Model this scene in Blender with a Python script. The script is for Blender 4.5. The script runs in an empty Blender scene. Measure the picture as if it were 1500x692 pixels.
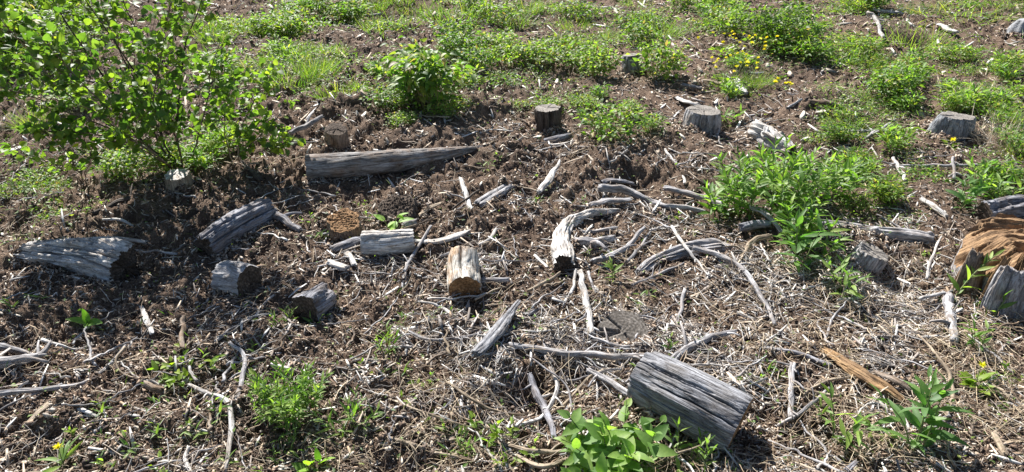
import bpy, math, random
import numpy as np
from mathutils import Vector, Matrix
R = math.radians
random.seed(11); rng = np.random.default_rng(11)
sc = bpy.context.scene
col = sc.collection

# ------------------------------------------------------------------ camera
CAM_H, PITCH, FPX = 1.6, 29.0, 1071.0          # photograph is 1500 x 692
cam_d = bpy.data.cameras.new('camera'); cam = bpy.data.objects.new('camera', cam_d); col.objects.link(cam)
cam.location = (0, 0, CAM_H); cam.rotation_euler = (R(90-PITCH), 0, 0)
cam_d.sensor_fit = 'HORIZONTAL'; cam_d.angle = 2*math.atan(750/FPX)
cam_d.clip_start = 0.05; cam_d.clip_end = 600
sc.camera = cam
# ------------------------------------------------------------------ sky and sun
SUN_EL, SUN_LEFT = 41.0, 25.0                   # the sun stands ahead of the camera, 25 degrees to the left
w = bpy.data.worlds.new('World'); sc.world = w; w.use_nodes = True
nt = w.node_tree; nt.nodes.clear()
sky = nt.nodes.new('ShaderNodeTexSky'); sky.sky_type = 'NISHITA'; sky.sun_disc = False
sky.sun_elevation = R(SUN_EL); sky.sun_rotation = R(-SUN_LEFT); sky.air_density = 1.0; sky.dust_density = 0.6
bg = nt.nodes.new('ShaderNodeBackground'); bg.inputs[1].default_value = 0.05
wo = nt.nodes.new('ShaderNodeOutputWorld')
nt.links.new(sky.outputs[0], bg.inputs[0]); nt.links.new(bg.outputs[0], wo.inputs[0])
sl = bpy.data.lights.new('sun', 'SUN'); sl.energy = 5.0; sl.angle = R(0.53); sl.color = (1.0, 0.965, 0.91)
so = bpy.data.objects.new('sun', sl); col.objects.link(so)
sd = Vector((-math.sin(R(SUN_LEFT))*math.cos(R(SUN_EL)), math.cos(R(SUN_LEFT))*math.cos(R(SUN_EL)), math.sin(R(SUN_EL))))
so.rotation_euler = sd.to_track_quat('Z', 'Y').to_euler(); so.location = (-6, 12, 14)
sc.view_settings.view_transform = 'Standard'; sc.view_settings.look = 'None'
sc.view_settings.gamma = 1; sc.view_settings.use_curve_mapping = False
sc.view_settings.exposure = 1.42

# ------------------------------------------------------------------ noise
_T = rng.permutation(256).astype(np.int64); _T = np.concatenate([_T, _T])
_A = rng.random(256)*2*math.pi; _GX, _GY = np.cos(_A), np.sin(_A)
def gn(x, y, seed=0):
    x = np.asarray(x, float)+seed*17.31; y = np.asarray(y, float)+seed*9.77
    xi = np.floor(x).astype(np.int64); yi = np.floor(y).astype(np.int64)
    xf = x-xi; yf = y-yi
    u = xf*xf*xf*(xf*(xf*6-15)+10); v = yf*yf*yf*(yf*(yf*6-15)+10)
    def g(i, j, fx, fy):
        h = _T[(_T[(i+seed*7) & 255]+j) & 255]
        return _GX[h]*fx+_GY[h]*fy
    a = g(xi, yi, xf, yf); b = g(xi+1, yi, xf-1, yf); c = g(xi, yi+1, xf, yf-1); d = g(xi+1, yi+1, xf-1, yf-1)
    return ((a+(b-a)*u)*(1-v)+(c+(d-c)*u)*v)*1.5
def fbm(x, y, seed=0, octv=4, gain=0.5):
    s = 0; a = 1.0; f = 1.0
    for i in range(octv):
        s = s+a*gn(np.asarray(x)*f, np.asarray(y)*f, seed+i); a *= gain; f *= 2.03
    return s

# ------------------------------------------------------------------ layout: photo pixel -> place on the ground
cp, sp_ = math.cos(R(PITCH)), math.sin(R(PITCH))
def ray(px, py):
    a = (np.asarray(px, float)-750)/FPX; b = -(np.asarray(py, float)-346)/FPX
    return a, cp+b*sp_, -sp_+b*cp          # world direction per unit of depth
def flat(px, py, z=0.0):
    a, b, c = ray(px, py); t = (z-CAM_H)/c
    return a*t, b*t
def depth_at(px, py):
    a, b, c = ray(px, py); return float(-CAM_H/c)
def m_px(px, py): return depth_at(px, py)/FPX
_BUMPS = []
for (px, py, rp, dz) in [
    (930, 262, 30, -.07), (900, 240, 30, .03), (515, 282, 42, -.05), (1300, 400, 34, -.09), (600, 415, 18, -.05), (200, 392, 46, -.05), (735, 180, 26, -.05),
    (700, 165, 30, .05), (1000, 205, 46, .05), (1100, 640, 50, -.03), (300, 560, 45, -.05), (360, 590, 60, .03), (240, 610, 40, .03), (480, 440, 40, -.03),
    (560, 250, 60, .03), (430, 440, 60, .03), (690, 450, 26, -.03), (120, 530, 60, -.03), (40, 470, 40, .05), (60, 560, 60, .03), (660, 360, 22, -.03),
    (1340, 300, 60, .03), (1240, 420, 40, .03), (800, 580, 50, -.05), (860, 600, 30, .03), (850, 420, 60, .03), (1420, 520, 60, .03), (960, 240, 20, .03),
    (640, 215, 60, .04), (860, 215, 50, .035), (500, 180, 50, .03), (550, 20, 40, -.12), (480, 60, 30, .1), (260, 75, 40, -.05), (800, 120, 40, -.05), (1070, 180, 20, -.05),
    (1280, 50, 60, .12), (1340, 65, 20, -.1), (1200, 155, 40, .06), (600, 690, 30, -.04), (700, 520, 60, .03), (640, 520, 30, -.02), (390, 300, 30, -.03), (590, 8, 50, -.1)]:
    fx, fy = flat(px, py); rm = rp*m_px(px, py)
    _BUMPS.append((float(fx), float(fy), rm*1.25, dz))
def Hs(x, y):
    x = np.asarray(x, float); y = np.asarray(y, float)
    h = 0.05*gn(x*.45, y*.45, 3)+0.028*gn(x*1.3, y*1.3, 5)
    for bx, by, br, dz in _BUMPS:
        h = h+dz*np.exp(-((x-bx)**2+(y-by)**2)/(br*br))
    return h*np.clip((60-np.hypot(x, y))/40, 0.25, 1)
def Hd(x, y):
    x = np.asarray(x, float); y = np.asarray(y, float)
    wx = x+0.02*gn(x*14, y*14, 31); wy = y+0.02*gn(x*14, y*14, 32)
    amp = 0.9+0.5*gn(x*.9, y*.9, 8)+0.2*np.clip(-x/1.2, -1, 1)
    amp = np.clip(amp, .4, 1.6)
    h = 0.040*gn(wx*4.2, wy*4.2, 11)+0.026*(0.35-np.abs(gn(wx*8.5, wy*8.5, 12)))
    h = h+0.024*gn(wx*17, wy*17, 13)+0.013*(0.35-np.abs(gn(wx*31, wy*31, 14)))
    h = h+0.0075*gn(wx*62, wy*62, 15)+0.0040*gn(wx*115, wy*115, 16)
    return h*amp
def H(x, y): return Hs(x, y)+Hd(x, y)
def G(px, py, h=0.0):
    a, b, c = ray(px, py); t = -CAM_H/c
    for i in range(14):
        t = (Hs(a*t, b*t)+h-CAM_H)/c
    return Vector((float(a*t), float(b*t), float(c*t+CAM_H)))
def U(px, py, depth):
    a, b, c = ray(px, py)
    return Vector((float(a*depth), float(b*depth), float(c*depth+CAM_H)))

# ------------------------------------------------------------------ mesh helpers
def mk_mesh(name, V, F, mat, cols=None, grain=None, smooth=True):
    """F: list of (m,k) index arrays"""
    if not isinstance(F, list): F = [F]
    V = np.asarray(V, np.float32)
    me = bpy.data.meshes.new(name)
    me.vertices.add(len(V)); me.vertices.foreach_set('co', V.ravel())
    nl = sum(f.size for f in F); npoly = sum(len(f) for f in F)
    me.loops.add(nl); me.polygons.add(npoly)
    me.loops.foreach_set('vertex_index', np.concatenate([f.ravel() for f in F]).astype(np.int32))
    starts = []; s = 0
    for f in F:
        starts.append(s+np.arange(len(f))*f.shape[1]); s += f.size
    me.polygons.foreach_set('loop_start', np.concatenate(starts).astype(np.int32))
    if smooth: me.polygons.foreach_set('use_smooth', np.ones(npoly, bool))
    if cols is not None:
        a = me.attributes.new('tint', 'FLOAT_COLOR', 'POINT')
        c = np.ones((len(V), 4), np.float32); c[:, :3] = cols; a.data.foreach_set('color', c.ravel())
    if grain is not None:
        a = me.attributes.new('grain', 'FLOAT_VECTOR', 'POINT')
        a.data.foreach_set('vector', np.asarray(grain, np.float32).ravel())
    me.update(calc_edges=True)
    me.materials.append(mat)
    return me
def link(name, me, parent=None, loc=(0, 0, 0)):
    o = bpy.data.objects.new(name, me); col.objects.link(o); o.location = loc
    if parent is not None: o.parent = parent
    return o
def tag(o, label=None, cat=None, group=None, kind=None):
    if label: o['label'] = label
    if cat: o['category'] = cat
    if group: o['group'] = group
    if kind: o['kind'] = kind
    return o
def thing(name, label, cat, loc, group=None):
    o = bpy.data.objects.new(name, None); col.objects.link(o); o.location = loc; o.empty_display_size = .05
    return tag(o, label, cat, group)
_KIDS = {}
def kids(o):
    return [c for c in o.children]
def dup(o, parent=None):
    c = o.copy(); col.objects.link(c)
    if parent is not None: c.parent = parent
    for ch in list(o.children): dup(ch, c)
    return c

# ------------------------------------------------------------------ materials
def newmat(name):
    m = bpy.data.materials.new(name); m.use_nodes = True; nt = m.node_tree; nt.nodes.clear()
    return m, nt, nt.nodes.new, nt.links.new
def ramp(nt, src, stops):
    r = nt.nodes.new('ShaderNodeValToRGB'); e = r.color_ramp.elements
    while len(e) < len(stops): e.new(0.5)
    for k, (p, c) in enumerate(stops):
        e[k].position = p; e[k].color = (*c, 1) if len(c) == 3 else c
    nt.links.new(src, r.inputs[0]); return r.outputs[0]
def noise(nt, vec, scale, detail=4, rough=.6, dist=0.0):
    n = nt.nodes.new('ShaderNodeTexNoise'); n.inputs['Scale'].default_value = scale
    n.inputs['Detail'].default_value = detail; n.inputs['Roughness'].default_value = rough; n.inputs['Distortion'].default_value = dist
    if vec is not None: nt.links.new(vec, n.inputs['Vector'])
    return n.outputs[0]
def mix(nt, fac, a, b, mode='MIX'):
    n = nt.nodes.new('ShaderNodeMix'); n.data_type = 'RGBA'; n.blend_type = mode
    for s, v in ((n.inputs['Factor'], fac), (n.inputs['A'], a), (n.inputs['B'], b)):
        if hasattr(v, 'links'): nt.links.new(v, s)
        elif isinstance(v, (int, float)): s.default_value = v
        else: s.default_value = (*v, 1)
    return n.outputs['Result']
def finish(m, nt, colour, rough=.85, bump=None, bstr=.5, bdist=.003, spec=.3):
    p = nt.nodes.new('ShaderNodeBsdfPrincipled'); o = nt.nodes.new('ShaderNodeOutputMaterial')
    nt.links.new(colour, p.inputs['Base Color']); p.inputs['Roughness'].default_value = rough
    p.inputs['Specular IOR Level'].default_value = spec
    if bump is not None:
        b = nt.nodes.new('ShaderNodeBump'); b.inputs['Strength'].default_value = bstr; b.inputs['Distance'].default_value = bdist
        nt.links.new(bump, b.inputs['Height']); nt.links.new(b.outputs[0], p.inputs['Normal'])
    nt.links.new(p.outputs[0], o.inputs[0]); return m
def wood_mat(name, dark, mid, pale, stain=None, stain_amt=.5, rough=.8, sc_=1.0, bs=1.0):
    m, nt, N, L = newmat(name)
    at = N('ShaderNodeAttribute'); at.attribute_name = 'grain'
    oi = N('ShaderNodeObjectInfo')
    def mp(s):
        v = N('ShaderNodeVectorMath'); v.operation = 'MULTIPLY'; L(at.outputs['Vector'], v.inputs[0]); v.inputs[1].default_value = s
        a = N('ShaderNodeVectorMath'); a.operation = 'ADD'; L(v.outputs[0], a.inputs[0])
        k = N('ShaderNodeMath'); k.operation = 'MULTIPLY'; L(oi.outputs['Random'], k.inputs[0]); k.inputs[1].default_value = 37.0
        L(k.outputs[0], a.inputs[1]); return a.outputs[0]
    g1 = noise(nt, mp((9*sc_, 150*sc_, 150*sc_)), 1.0, 5, .65)
    g2 = noise(nt, mp((3, 40, 40)), 1.0, 4, .6, .4)
    g3 = noise(nt, mp((14, 14, 14)), 1.0, 3, .55)
    g4 = noise(nt, mp((90, 220, 220)), 1.0, 3, .6)
    c = ramp(nt, g1, [(.30, dark), (.45, mid), (.62, pale)])
    c2 = ramp(nt, g2, [(.32, tuple(v*.45 for v in mid)), (.5, mid), (.7, pale)])
    c = mix(nt, .45, c, c2)
    if stain is not None:
        f = ramp(nt, g3, [(.5-.25*stain_amt, (0, 0, 0)), (.72-.2*stain_amt, (1, 1, 1))])
        c = mix(nt, f, c, mix(nt, .55, c, stain, 'MIX'))
    sp = ramp(nt, g4, [(.30, (.38, .35, .33)), (.44, (1, 1, 1))])
    c = mix(nt, .7, c, sp, 'MULTIPLY')
    g7 = noise(nt, mp((11, 30, 30)), 1.0, 5, .7, .6)
    c = mix(nt, ramp(nt, g7, [(.40, (.75, .75, .75)), (.52, (0, 0, 0))]), c, mix(nt, 1.0, c, (.42, .40, .39), 'MULTIPLY'))
    c = mix(nt, ramp(nt, g7, [(.62, (0, 0, 0)), (.72, (.6, .6, .6))]), c, pale)
    g5 = noise(nt, mp((5, 85, 85)), 1.0, 3, .55, .3)
    ln = ramp(nt, g5, [(.475, (1, 1, 1)), (.495, (.16, .14, .13)), (.505, (.16, .14, .13)), (.53, (1, 1, 1))])
    g6 = noise(nt, mp((8, 25, 25)), 1.0, 2, .5)
    c = mix(nt, ramp(nt, g6, [(.42, (.1, .1, .1)), (.6, (.95, .95, .95))]), c, mix(nt, 1.0, c, ln, 'MULTIPLY'))
    ad = N('ShaderNodeMath'); ad.operation = 'ADD'; L(g1, ad.inputs[0]); L(g2, ad.inputs[1])
    return finish(m, nt, c, rough, ad.outputs[0], bs, .006, .2)
def face_mat(name, dark, mid, pale, rings=260):
    m, nt, N, L = newmat(name)
    at = N('ShaderNodeAttribute'); at.attribute_name = 'grain'
    n1 = noise(nt, at.outputs['Vector'], 30, 4, .6)
    ln = N('ShaderNodeVectorMath'); ln.operation = 'LENGTH'; L(at.outputs['Vector'], ln.inputs[0])
    a = N('ShaderNodeMath'); a.operation = 'MULTIPLY'; L(ln.outputs['Value'], a.inputs[0]); a.inputs[1].default_value = rings*2
    b = N('ShaderNodeMath'); b.operation = 'MULTIPLY_ADD'; L(n1, b.inputs[0]); b.inputs[1].default_value = 6; L(a.outputs[0], b.inputs[2])
    s = N('ShaderNodeMath'); s.operation = 'SINE'; L(b.outputs[0], s.inputs[0])
    s2 = N('ShaderNodeMath'); s2.operation = 'MULTIPLY_ADD'; L(s.outputs[0], s2.inputs[0]); s2.inputs[1].default_value = .035; s2.inputs[2].default_value = .0
    n2 = noise(nt, at.outputs['Vector'], 90, 5, .7)
    ad = N('ShaderNodeMath'); ad.operation = 'ADD'; L(n2, ad.inputs[0]); L(s2.outputs[0], ad.inputs[1])
    c = ramp(nt, ad.outputs[0], [(.3, dark), (.5, mid), (.68, pale)])
    n3 = noise(nt, at.outputs['Vector'], 14, 3, .6)
    f = ramp(nt, n3, [(.42, (0, 0, 0)), (.62, (1, 1, 1))])
    c = mix(nt, f, c, mix(nt, .5, c, tuple(v*.5 for v in mid)))
    return finish(m, nt, c, .9, n2, .5, .003, .2)
M = {}
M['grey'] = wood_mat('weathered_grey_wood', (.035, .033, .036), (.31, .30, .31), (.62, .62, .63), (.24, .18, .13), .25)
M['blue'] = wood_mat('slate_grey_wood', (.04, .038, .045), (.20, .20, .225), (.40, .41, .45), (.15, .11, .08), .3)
M['white'] = wood_mat('bleached_wood', (.13, .115, .105), (.56, .54, .52), (.84, .83, .81), (.35, .27, .19), .3)
M['tan'] = wood_mat('dry_tan_wood', (.08, .055, .035), (.34, .27, .19), (.58, .49, .38), (.2, .15, .11), .4)
M['orange'] = wood_mat('rotten_orange_wood', (.05, .028, .016), (.32, .19, .09), (.60, .41, .22), (.13, .085, .055), .5)
M['slate'] = wood_mat('silver_grey_wood', (.025, .025, .028), (.19, .19, .205), (.50, .51, .54), (.16, .14, .12), .15)
M['torn'] = wood_mat('torn_tan_wood', (.06, .035, .02), (.32, .19, .095), (.54, .36, .20), (.14, .085, .05), .65, sc_=1.0, bs=.8)
M['long'] = wood_mat('brown_grey_wood', (.03, .026, .024), (.20, .185, .175), (.46, .45, .45), (.23, .14, .08), .2)
M['birch'] = wood_mat('lichened_pale_wood', (.12, .09, .06), (.50, .46, .40), (.80, .78, .73), (.50, .24, .06), .12)
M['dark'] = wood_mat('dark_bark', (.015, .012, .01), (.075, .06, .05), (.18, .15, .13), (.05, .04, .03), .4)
M['brown'] = wood_mat('brown_wood', (.03, .02, .013), (.17, .115, .075), (.34, .25, .17), (.28, .26, .24), .4)
M['f_grey'] = face_mat('grey_cut_wood', (.05, .045, .04), (.20, .18, .16), (.40, .37, .33))
M['f_flush'] = face_mat('weathered_cut_wood', (.035, .03, .025), (.15, .13, .11), (.31, .28, .25))
M['f_brown'] = face_mat('brown_cut_wood', (.045, .024, .012), (.24, .135, .065), (.44, .29, .16))
M['f_dark'] = face_mat('dark_cut_wood', (.015, .012, .01), (.075, .055, .042), (.19, .15, .12))
M['f_orange'] = face_mat('torn_orange_wood', (.14, .06, .02), (.46, .25, .10), (.70, .46, .24), 60)
# dirt
def ground_mat():
    m, nt, N, L = newmat('brown_dirt')
    tc = N('ShaderNodeNewGeometry').outputs['Position']
    n1 = noise(nt, tc, 55, 6, .75); n2 = noise(nt, tc, 220, 4, .7); n3 = noise(nt, tc, 1.3, 4, .6); n4 = noise(nt, tc, 9, 4, .6)
    c = ramp(nt, n1, [(.32, (.028, .019, .014)), (.47, (.11, .075, .054)), (.58, (.24, .172, .125)), (.72, (.42, .33, .25))])
    c = mix(nt, .5, c, ramp(nt, n2, [(.35, (.07, .045, .032)), (.55, (.22, .15, .105)), (.7, (.46, .37, .28))]))
    c = mix(nt, ramp(nt, n3, [(.45, (0, 0, 0)), (.62, (1, 1, 1))]), c, mix(nt, .35, c, (.06, .045, .04)))
    c = mix(nt, ramp(nt, n4, [(.40, (1, 1, 1)), (.52, (0, 0, 0))]), c, mix(nt, .45, c, (.045, .028, .02)))
    ad = N('ShaderNodeMath'); ad.operation = 'ADD'; L(n1, ad.inputs[0]); L(n2, ad.inputs[1])
    return finish(m, nt, c, .95, ad.outputs[0], 1.0, .008, .15)
M['ground'] = ground_mat()
def tint_mat(name, rough=.85, spec=.25, vary=.35):
    m, nt, N, L = newmat(name)
    at = N('ShaderNodeAttribute'); at.attribute_name = 'tint'
    pos = N('ShaderNodeNewGeometry').outputs['Position']
    n = noise(nt, pos, 260, 3, .6)
    v = ramp(nt, n, [(.3, (1-vary,)*3), (.7, (1+vary*.4,)*3)])
    return finish(m, nt, mix(nt, 1.0, at.outputs['Color'], v, 'MULTIPLY'), rough, n, .3, .001, spec)
M['litter'] = tint_mat('wood_litter')
M['straw'] = tint_mat('dry_straw', .7, .3, .2)
def leaf_mat(name, refl=(1, 1, 1), trans=(1.8, 2.1, .75), tf=.46, rough=.56, petal=False):
    m, nt, N, L = newmat(name)
    at = N('ShaderNodeAttribute'); at.attribute_name = 'tint'
    oi = N('ShaderNodeObjectInfo')
    hs = N('ShaderNodeHueSaturation'); L(at.outputs['Color'], hs.inputs['Color'])
    mr = N('ShaderNodeMapRange'); L(oi.outputs['Random'], mr.inputs[0]); mr.inputs[3].default_value = .485; mr.inputs[4].default_value = .51
    L(mr.outputs[0], hs.inputs['Hue'])
    mv = N('ShaderNodeMapRange'); L(oi.outputs['Random'], mv.inputs[0]); mv.inputs[3].default_value = 1.2; mv.inputs[4].default_value = .85
    L(mv.outputs[0], hs.inputs['Value'])
    c = hs.outputs[0]
    n = noise(nt, N('ShaderNodeNewGeometry').outputs['Position'], 120, 2, .5)
    c = mix(nt, .6, c, ramp(nt, n, [(.3, (.7, .75, .7)), (.7, (1.15, 1.1, 1.1))]), 'MULTIPLY')
    p = N('ShaderNodeBsdfPrincipled'); L(mix(nt, 1.0, c, refl, 'MULTIPLY'), p.inputs['Base Color'])
    p.inputs['Roughness'].default_value = rough; p.inputs['Specular IOR Level'].default_value = .45
    t = N('ShaderNodeBsdfTranslucent'); L(mix(nt, 1.0, c, trans, 'MULTIPLY'), t.inputs['Color'])
    ms = N('ShaderNodeMixShader'); ms.inputs[0].default_value = tf
    L(p.outputs[0], ms.inputs[1]); L(t.outputs[0], ms.inputs[2])
    o = N('ShaderNodeOutputMaterial'); L(ms.outputs[0], o.inputs[0]); return m
M['leaf'] = leaf_mat('green_leaf')
M['petal'] = leaf_mat('yellow_petal', (1, 1, 1), (1.0, 1.1, .6), .3, .6)
M['stem'] = tint_mat('plant_stem', .6, .3, .2)
M['rock'] = wood_mat('grey_rock', (.09, .09, .095), (.24, .245, .26), (.42, .43, .45), None, .3)

# ------------------------------------------------------------------ ground sheet
def ground():
    ys = [-40, -15, -6, -2.5, -1, 0.0, .5]+list(np.exp(np.linspace(math.log(.9), math.log(13), 640)))+list(np.exp(np.linspace(math.log(13.4), math.log(250), 60)))
    ys = np.array(ys)
    nu = 860
    u = np.concatenate([-np.exp(np.linspace(math.log(40), math.log(1.06), 22)), np.linspace(-1, 1, nu), np.exp(np.linspace(math.log(1.06), math.log(40), 22))])
    half = 0.80*np.clip(ys, .9, None)+.9
    half = np.minimum(half, 60)
    X = u[None, :]*half[:, None]; Y = np.repeat(ys[:, None], len(u), 1)
    near = np.exp(-np.maximum(0, Y-14)/14)*np.clip((40-np.abs(X))/15, 0, 1)
    Z = Hs(X, Y)+Hd(X, Y)*near
    V = np.stack([X, Y, Z], -1).reshape(-1, 3)
    nr, nc = X.shape
    i = np.arange(nr-1)[:, None]*nc+np.arange(nc-1)[None, :]
    F = np.stack([i, i+1, i+nc+1, i+nc], -1).reshape(-1, 4)
    me = mk_mesh('ground', V, F, M['ground'])
    o = link('ground', me); tag(o, 'bare brown clear-cut ground of dirt and rotting wood mulch', kind='structure')
ground()

# ------------------------------------------------------------------ wood
def catmull(P, n):
    P = [np.array(p, float) for p in P]
    if len(P) == 2:
        return np.array([P[0]+(P[1]-P[0])*t for t in np.linspace(0, 1, n)])
    Q = [2*P[0]-P[1]]+P+[2*P[-1]-P[-2]]
    out = []
    for t in np.linspace(0, len(P)-1, n):
        k = min(int(t), len(P)-2); f = t-k
        a, b, c, d = Q[k], Q[k+1], Q[k+2], Q[k+3]
        out.append(.5*((2*b)+(-a+c)*f+(2*a-5*b+4*c-d)*f*f+(-a+3*b-3*c+d)*f**3))
    return np.array(out)
def frames(C):
    T = np.gradient(C, axis=0); T /= np.linalg.norm(T, axis=1)[:, None]+1e-9
    up = np.array([0, 0, 1.0])
    if abs(T[0] @ up) > .9: up = np.array([0, 1.0, 0])
    S = []; s = np.cross(T[0], up); s /= np.linalg.norm(s)
    for t in T:
        s = s-t*(s @ t); s /= np.linalg.norm(s); S.append(s)
    S = np.array(S); N = np.cross(S, T)
    return T, S, N           # S: to the side, N: up
def wood_surface(C, rad, nv, seed=0, flat_=1.0, shape=None, amp=.05, cracks=(), knots=0, ragged=(0, 0), close=(True, True), organic=.10):
    """C: (n,3) centre line, rad: (n,) radii. shape(theta)->factor. returns V,F,grain,(ring0,ring1)"""
    n = len(C); T, S, N = frames(C)
    th = np.linspace(0, 2*math.pi, nv, endpoint=False)
    sl_ = np.concatenate([[0], np.cumsum(np.linalg.norm(np.diff(C, axis=0), axis=1))])
    r = rad[:, None]*np.ones((1, nv))
    sf = np.ones(nv) if shape is None else shape(th)
    r = r*sf[None, :]
    TH = np.repeat(th[None, :], n, 0); SL = np.repeat(sl_[:, None], nv, 1)
    rm = float(np.mean(rad))
    cx, cy = np.cos(TH), np.sin(TH)
    r = r*(1+organic*gn(cx*1.2+SL*2.2/max(rm*8, .12), cy*1.2+SL*.7, seed)+organic*.5*gn(cx*2.4+SL*6, cy*2.4-SL*5, seed+3))
    fine = gn(TH*nv/2/math.pi/3.2, SL*9+7*np.cos(TH), seed+5)+.7*gn(TH*nv/2/math.pi/7.5, SL*4, seed+6)
    env = np.ones(n)
    r = r+rm*amp*.35*fine*env[:, None]
    kf = nv/2/math.pi/9.0
    def zline(f, w_): return np.exp(-(f/w_)**2)
    wv_ = gn(SL*7, cx*1.5+cy, seed+41)*.25
    f1 = gn((TH+wv_)*kf+.15*gn(SL*40, TH*3, seed+44), SL*5+cx*.01, seed+42); m1 = np.clip(gn(cx*2+SL*5, cy*2+SL*3, seed+43)+.55, 0, 1)
    f2 = gn((TH+wv_)*kf*2.1, SL*9, seed+45)
    r = r-rm*min(amp*1.6, .16)*m1*zline(f1, .10)-rm*min(amp*.7, .07)*zline(f2, .14)
    r = r+rm*amp*.30*gn((TH)*nv/2/math.pi/2.3, SL*26, seed+46)
    de = np.minimum(sl_, sl_[-1]-sl_)[:, None]
    r = r-rm*(.05+.09*np.clip(gn(TH*2.2, SL*0, seed+61), -.3, 1)+.05*np.clip(gn(TH*7, SL*30, seed+62), 0, 1))*np.exp(-de/(rm*.16))*(organic < .5)
    for q_ in range(2):
        r = r-rm*.10*np.clip(gn(cx*1.6+SL*7+q_*9, cy*1.6+SL*5, seed+63+q_)-.25, 0, 1)
    for (tc, wd, dp, a, b) in cracks:
        t = (sl_/sl_[-1])
        cc = tc+.10*gn(SL*5, SL*0+seed, seed+9)+.03*gn(SL*25, SL*0, seed+4)
        d = np.abs((TH-cc+math.pi) % (2*math.pi)-math.pi)
        e = np.clip((t-a)/.12+.2, 0, 1)*np.clip((b-t)/.12+.2, 0, 1)
        r = r-rm*dp*np.exp(-(d/wd)**2)*e[:, None]
    rs = np.random.default_rng(seed+77)
    for k in range(knots):
        kt, ks = rs.random()*2*math.pi, rs.random()*sl_[-1]
        d2 = (np.minimum(abs(TH-kt), 2*math.pi-abs(TH-kt))*rm)**2+(SL-ks)**2
        r = r+rm*.45*np.exp(-d2/(rm*.45)**2)
    V = C[:, None, :]+S[:, None, :]*(r*cx)[..., None]+N[:, None, :]*(r*cy*flat_)[..., None]
    # ragged ends: slide fibres along the axis
    for e, a in enumerate(ragged):
        if a > 0:
            idx = 0 if e == 0 else n-1
            ph = gn(th*nv/2/math.pi/2.6, th*0+e*5, seed+20)+.8*gn(np.cos(th)*1.5, np.sin(th)*1.5, seed+21)
            w = np.exp(-np.abs(sl_-sl_[idx])/(a*1.3+1e-6))
            V = V+(T[idx][None, None, :]*(1 if e else -1))*(ph[None, :, None]*a*w[:, None, None])
    grain = np.stack([SL, r*cx, r*cy], -1)
    V = V.reshape(-1, 3); grain = grain.reshape(-1, 3)
    i = np.arange(n-1)[:, None]*nv+np.arange(nv)[None, :]; j = np.arange(n-1)[:, None]*nv+(np.arange(nv)[None, :]+1) % nv
    F = [np.stack([i, j, j+nv, i+nv], -1).reshape(-1, 4)]
    rings = (V[:nv].copy(), V[(n-1)*nv:n*nv].copy())
    tris = []
    for e in (0, 1):
        if close[e]:
            c = rings[e].mean(0); V = np.vstack([V, c]); grain = np.vstack([grain, [[sl_[0 if e == 0 else -1], 0, 0]]])
            b = 0 if e == 0 else (n-1)*nv; k = np.arange(nv); kk = (k+1) % nv
            tris.append(np.stack([np.full(nv, len(V)-1), b+(kk if e == 0 else k), b+(k if e == 0 else kk)], -1))
    return V, F+tris, grain, rings
def end_disc(ring, outward, seed, rough=.02, splits=3, bulge=0.0, K=12, hollow=0.0):
    c = ring.mean(0); nv = len(ring); outward = np.array(outward, float); outward /= np.linalg.norm(outward)
    a = ring[0]-c; ax = a/np.linalg.norm(a); ay = np.cross(outward, ax)
    V = []; g = []
    rs = np.random.default_rng(seed); sa = rs.random(splits)*2*math.pi
    rm = np.linalg.norm(ring-c, axis=1).mean()
    for k in range(K+1):
        f = 1-k/K*.985
        P = c+(ring-c)*f
        px = (P-c) @ ax; py = (P-c) @ ay
        th = np.arctan2(py, px)
        d = rough*rm*(gn(px/rm*9, py/rm*9, seed)+.6*gn(px/rm*22, py/rm*22, seed+1))+bulge*rm*(1-f*f)-hollow*rm*np.exp(-(f/.5)**2)
        for s in sa:
            dd = np.abs((th-s+math.pi) % (2*math.pi)-math.pi)*f
            d = d-.16*rm*np.exp(-(dd/.045)**2)*(f > .12)*(.4+.6*f)
        if k == 0: d = d*0
        V.append(P+outward*d[:, None]); g.append(np.stack([px*0+seed*.37, px, py], -1))
    V = np.concatenate(V); g = np.concatenate(g)
    k = np.arange(K)[:, None]*nv; i = np.arange(nv)[None, :]; j = (i+1) % nv
    F = [np.stack([k+i, k+nv+i, k+nv+j, k+j], -1).reshape(-1, 4)]
    # orientation
    n0 = np.cross(V[F[0][0][1]]-V[F[0][0][0]], V[F[0][0][3]]-V[F[0][0][0]])
    if n0 @ outward < 0: F[0] = F[0][:, ::-1]
    cap = (K*nv+np.arange(nv))[None, :]
    F.append(cap)
    g[:, 0] = 0
    return V, F, g
LOGS = []
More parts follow.
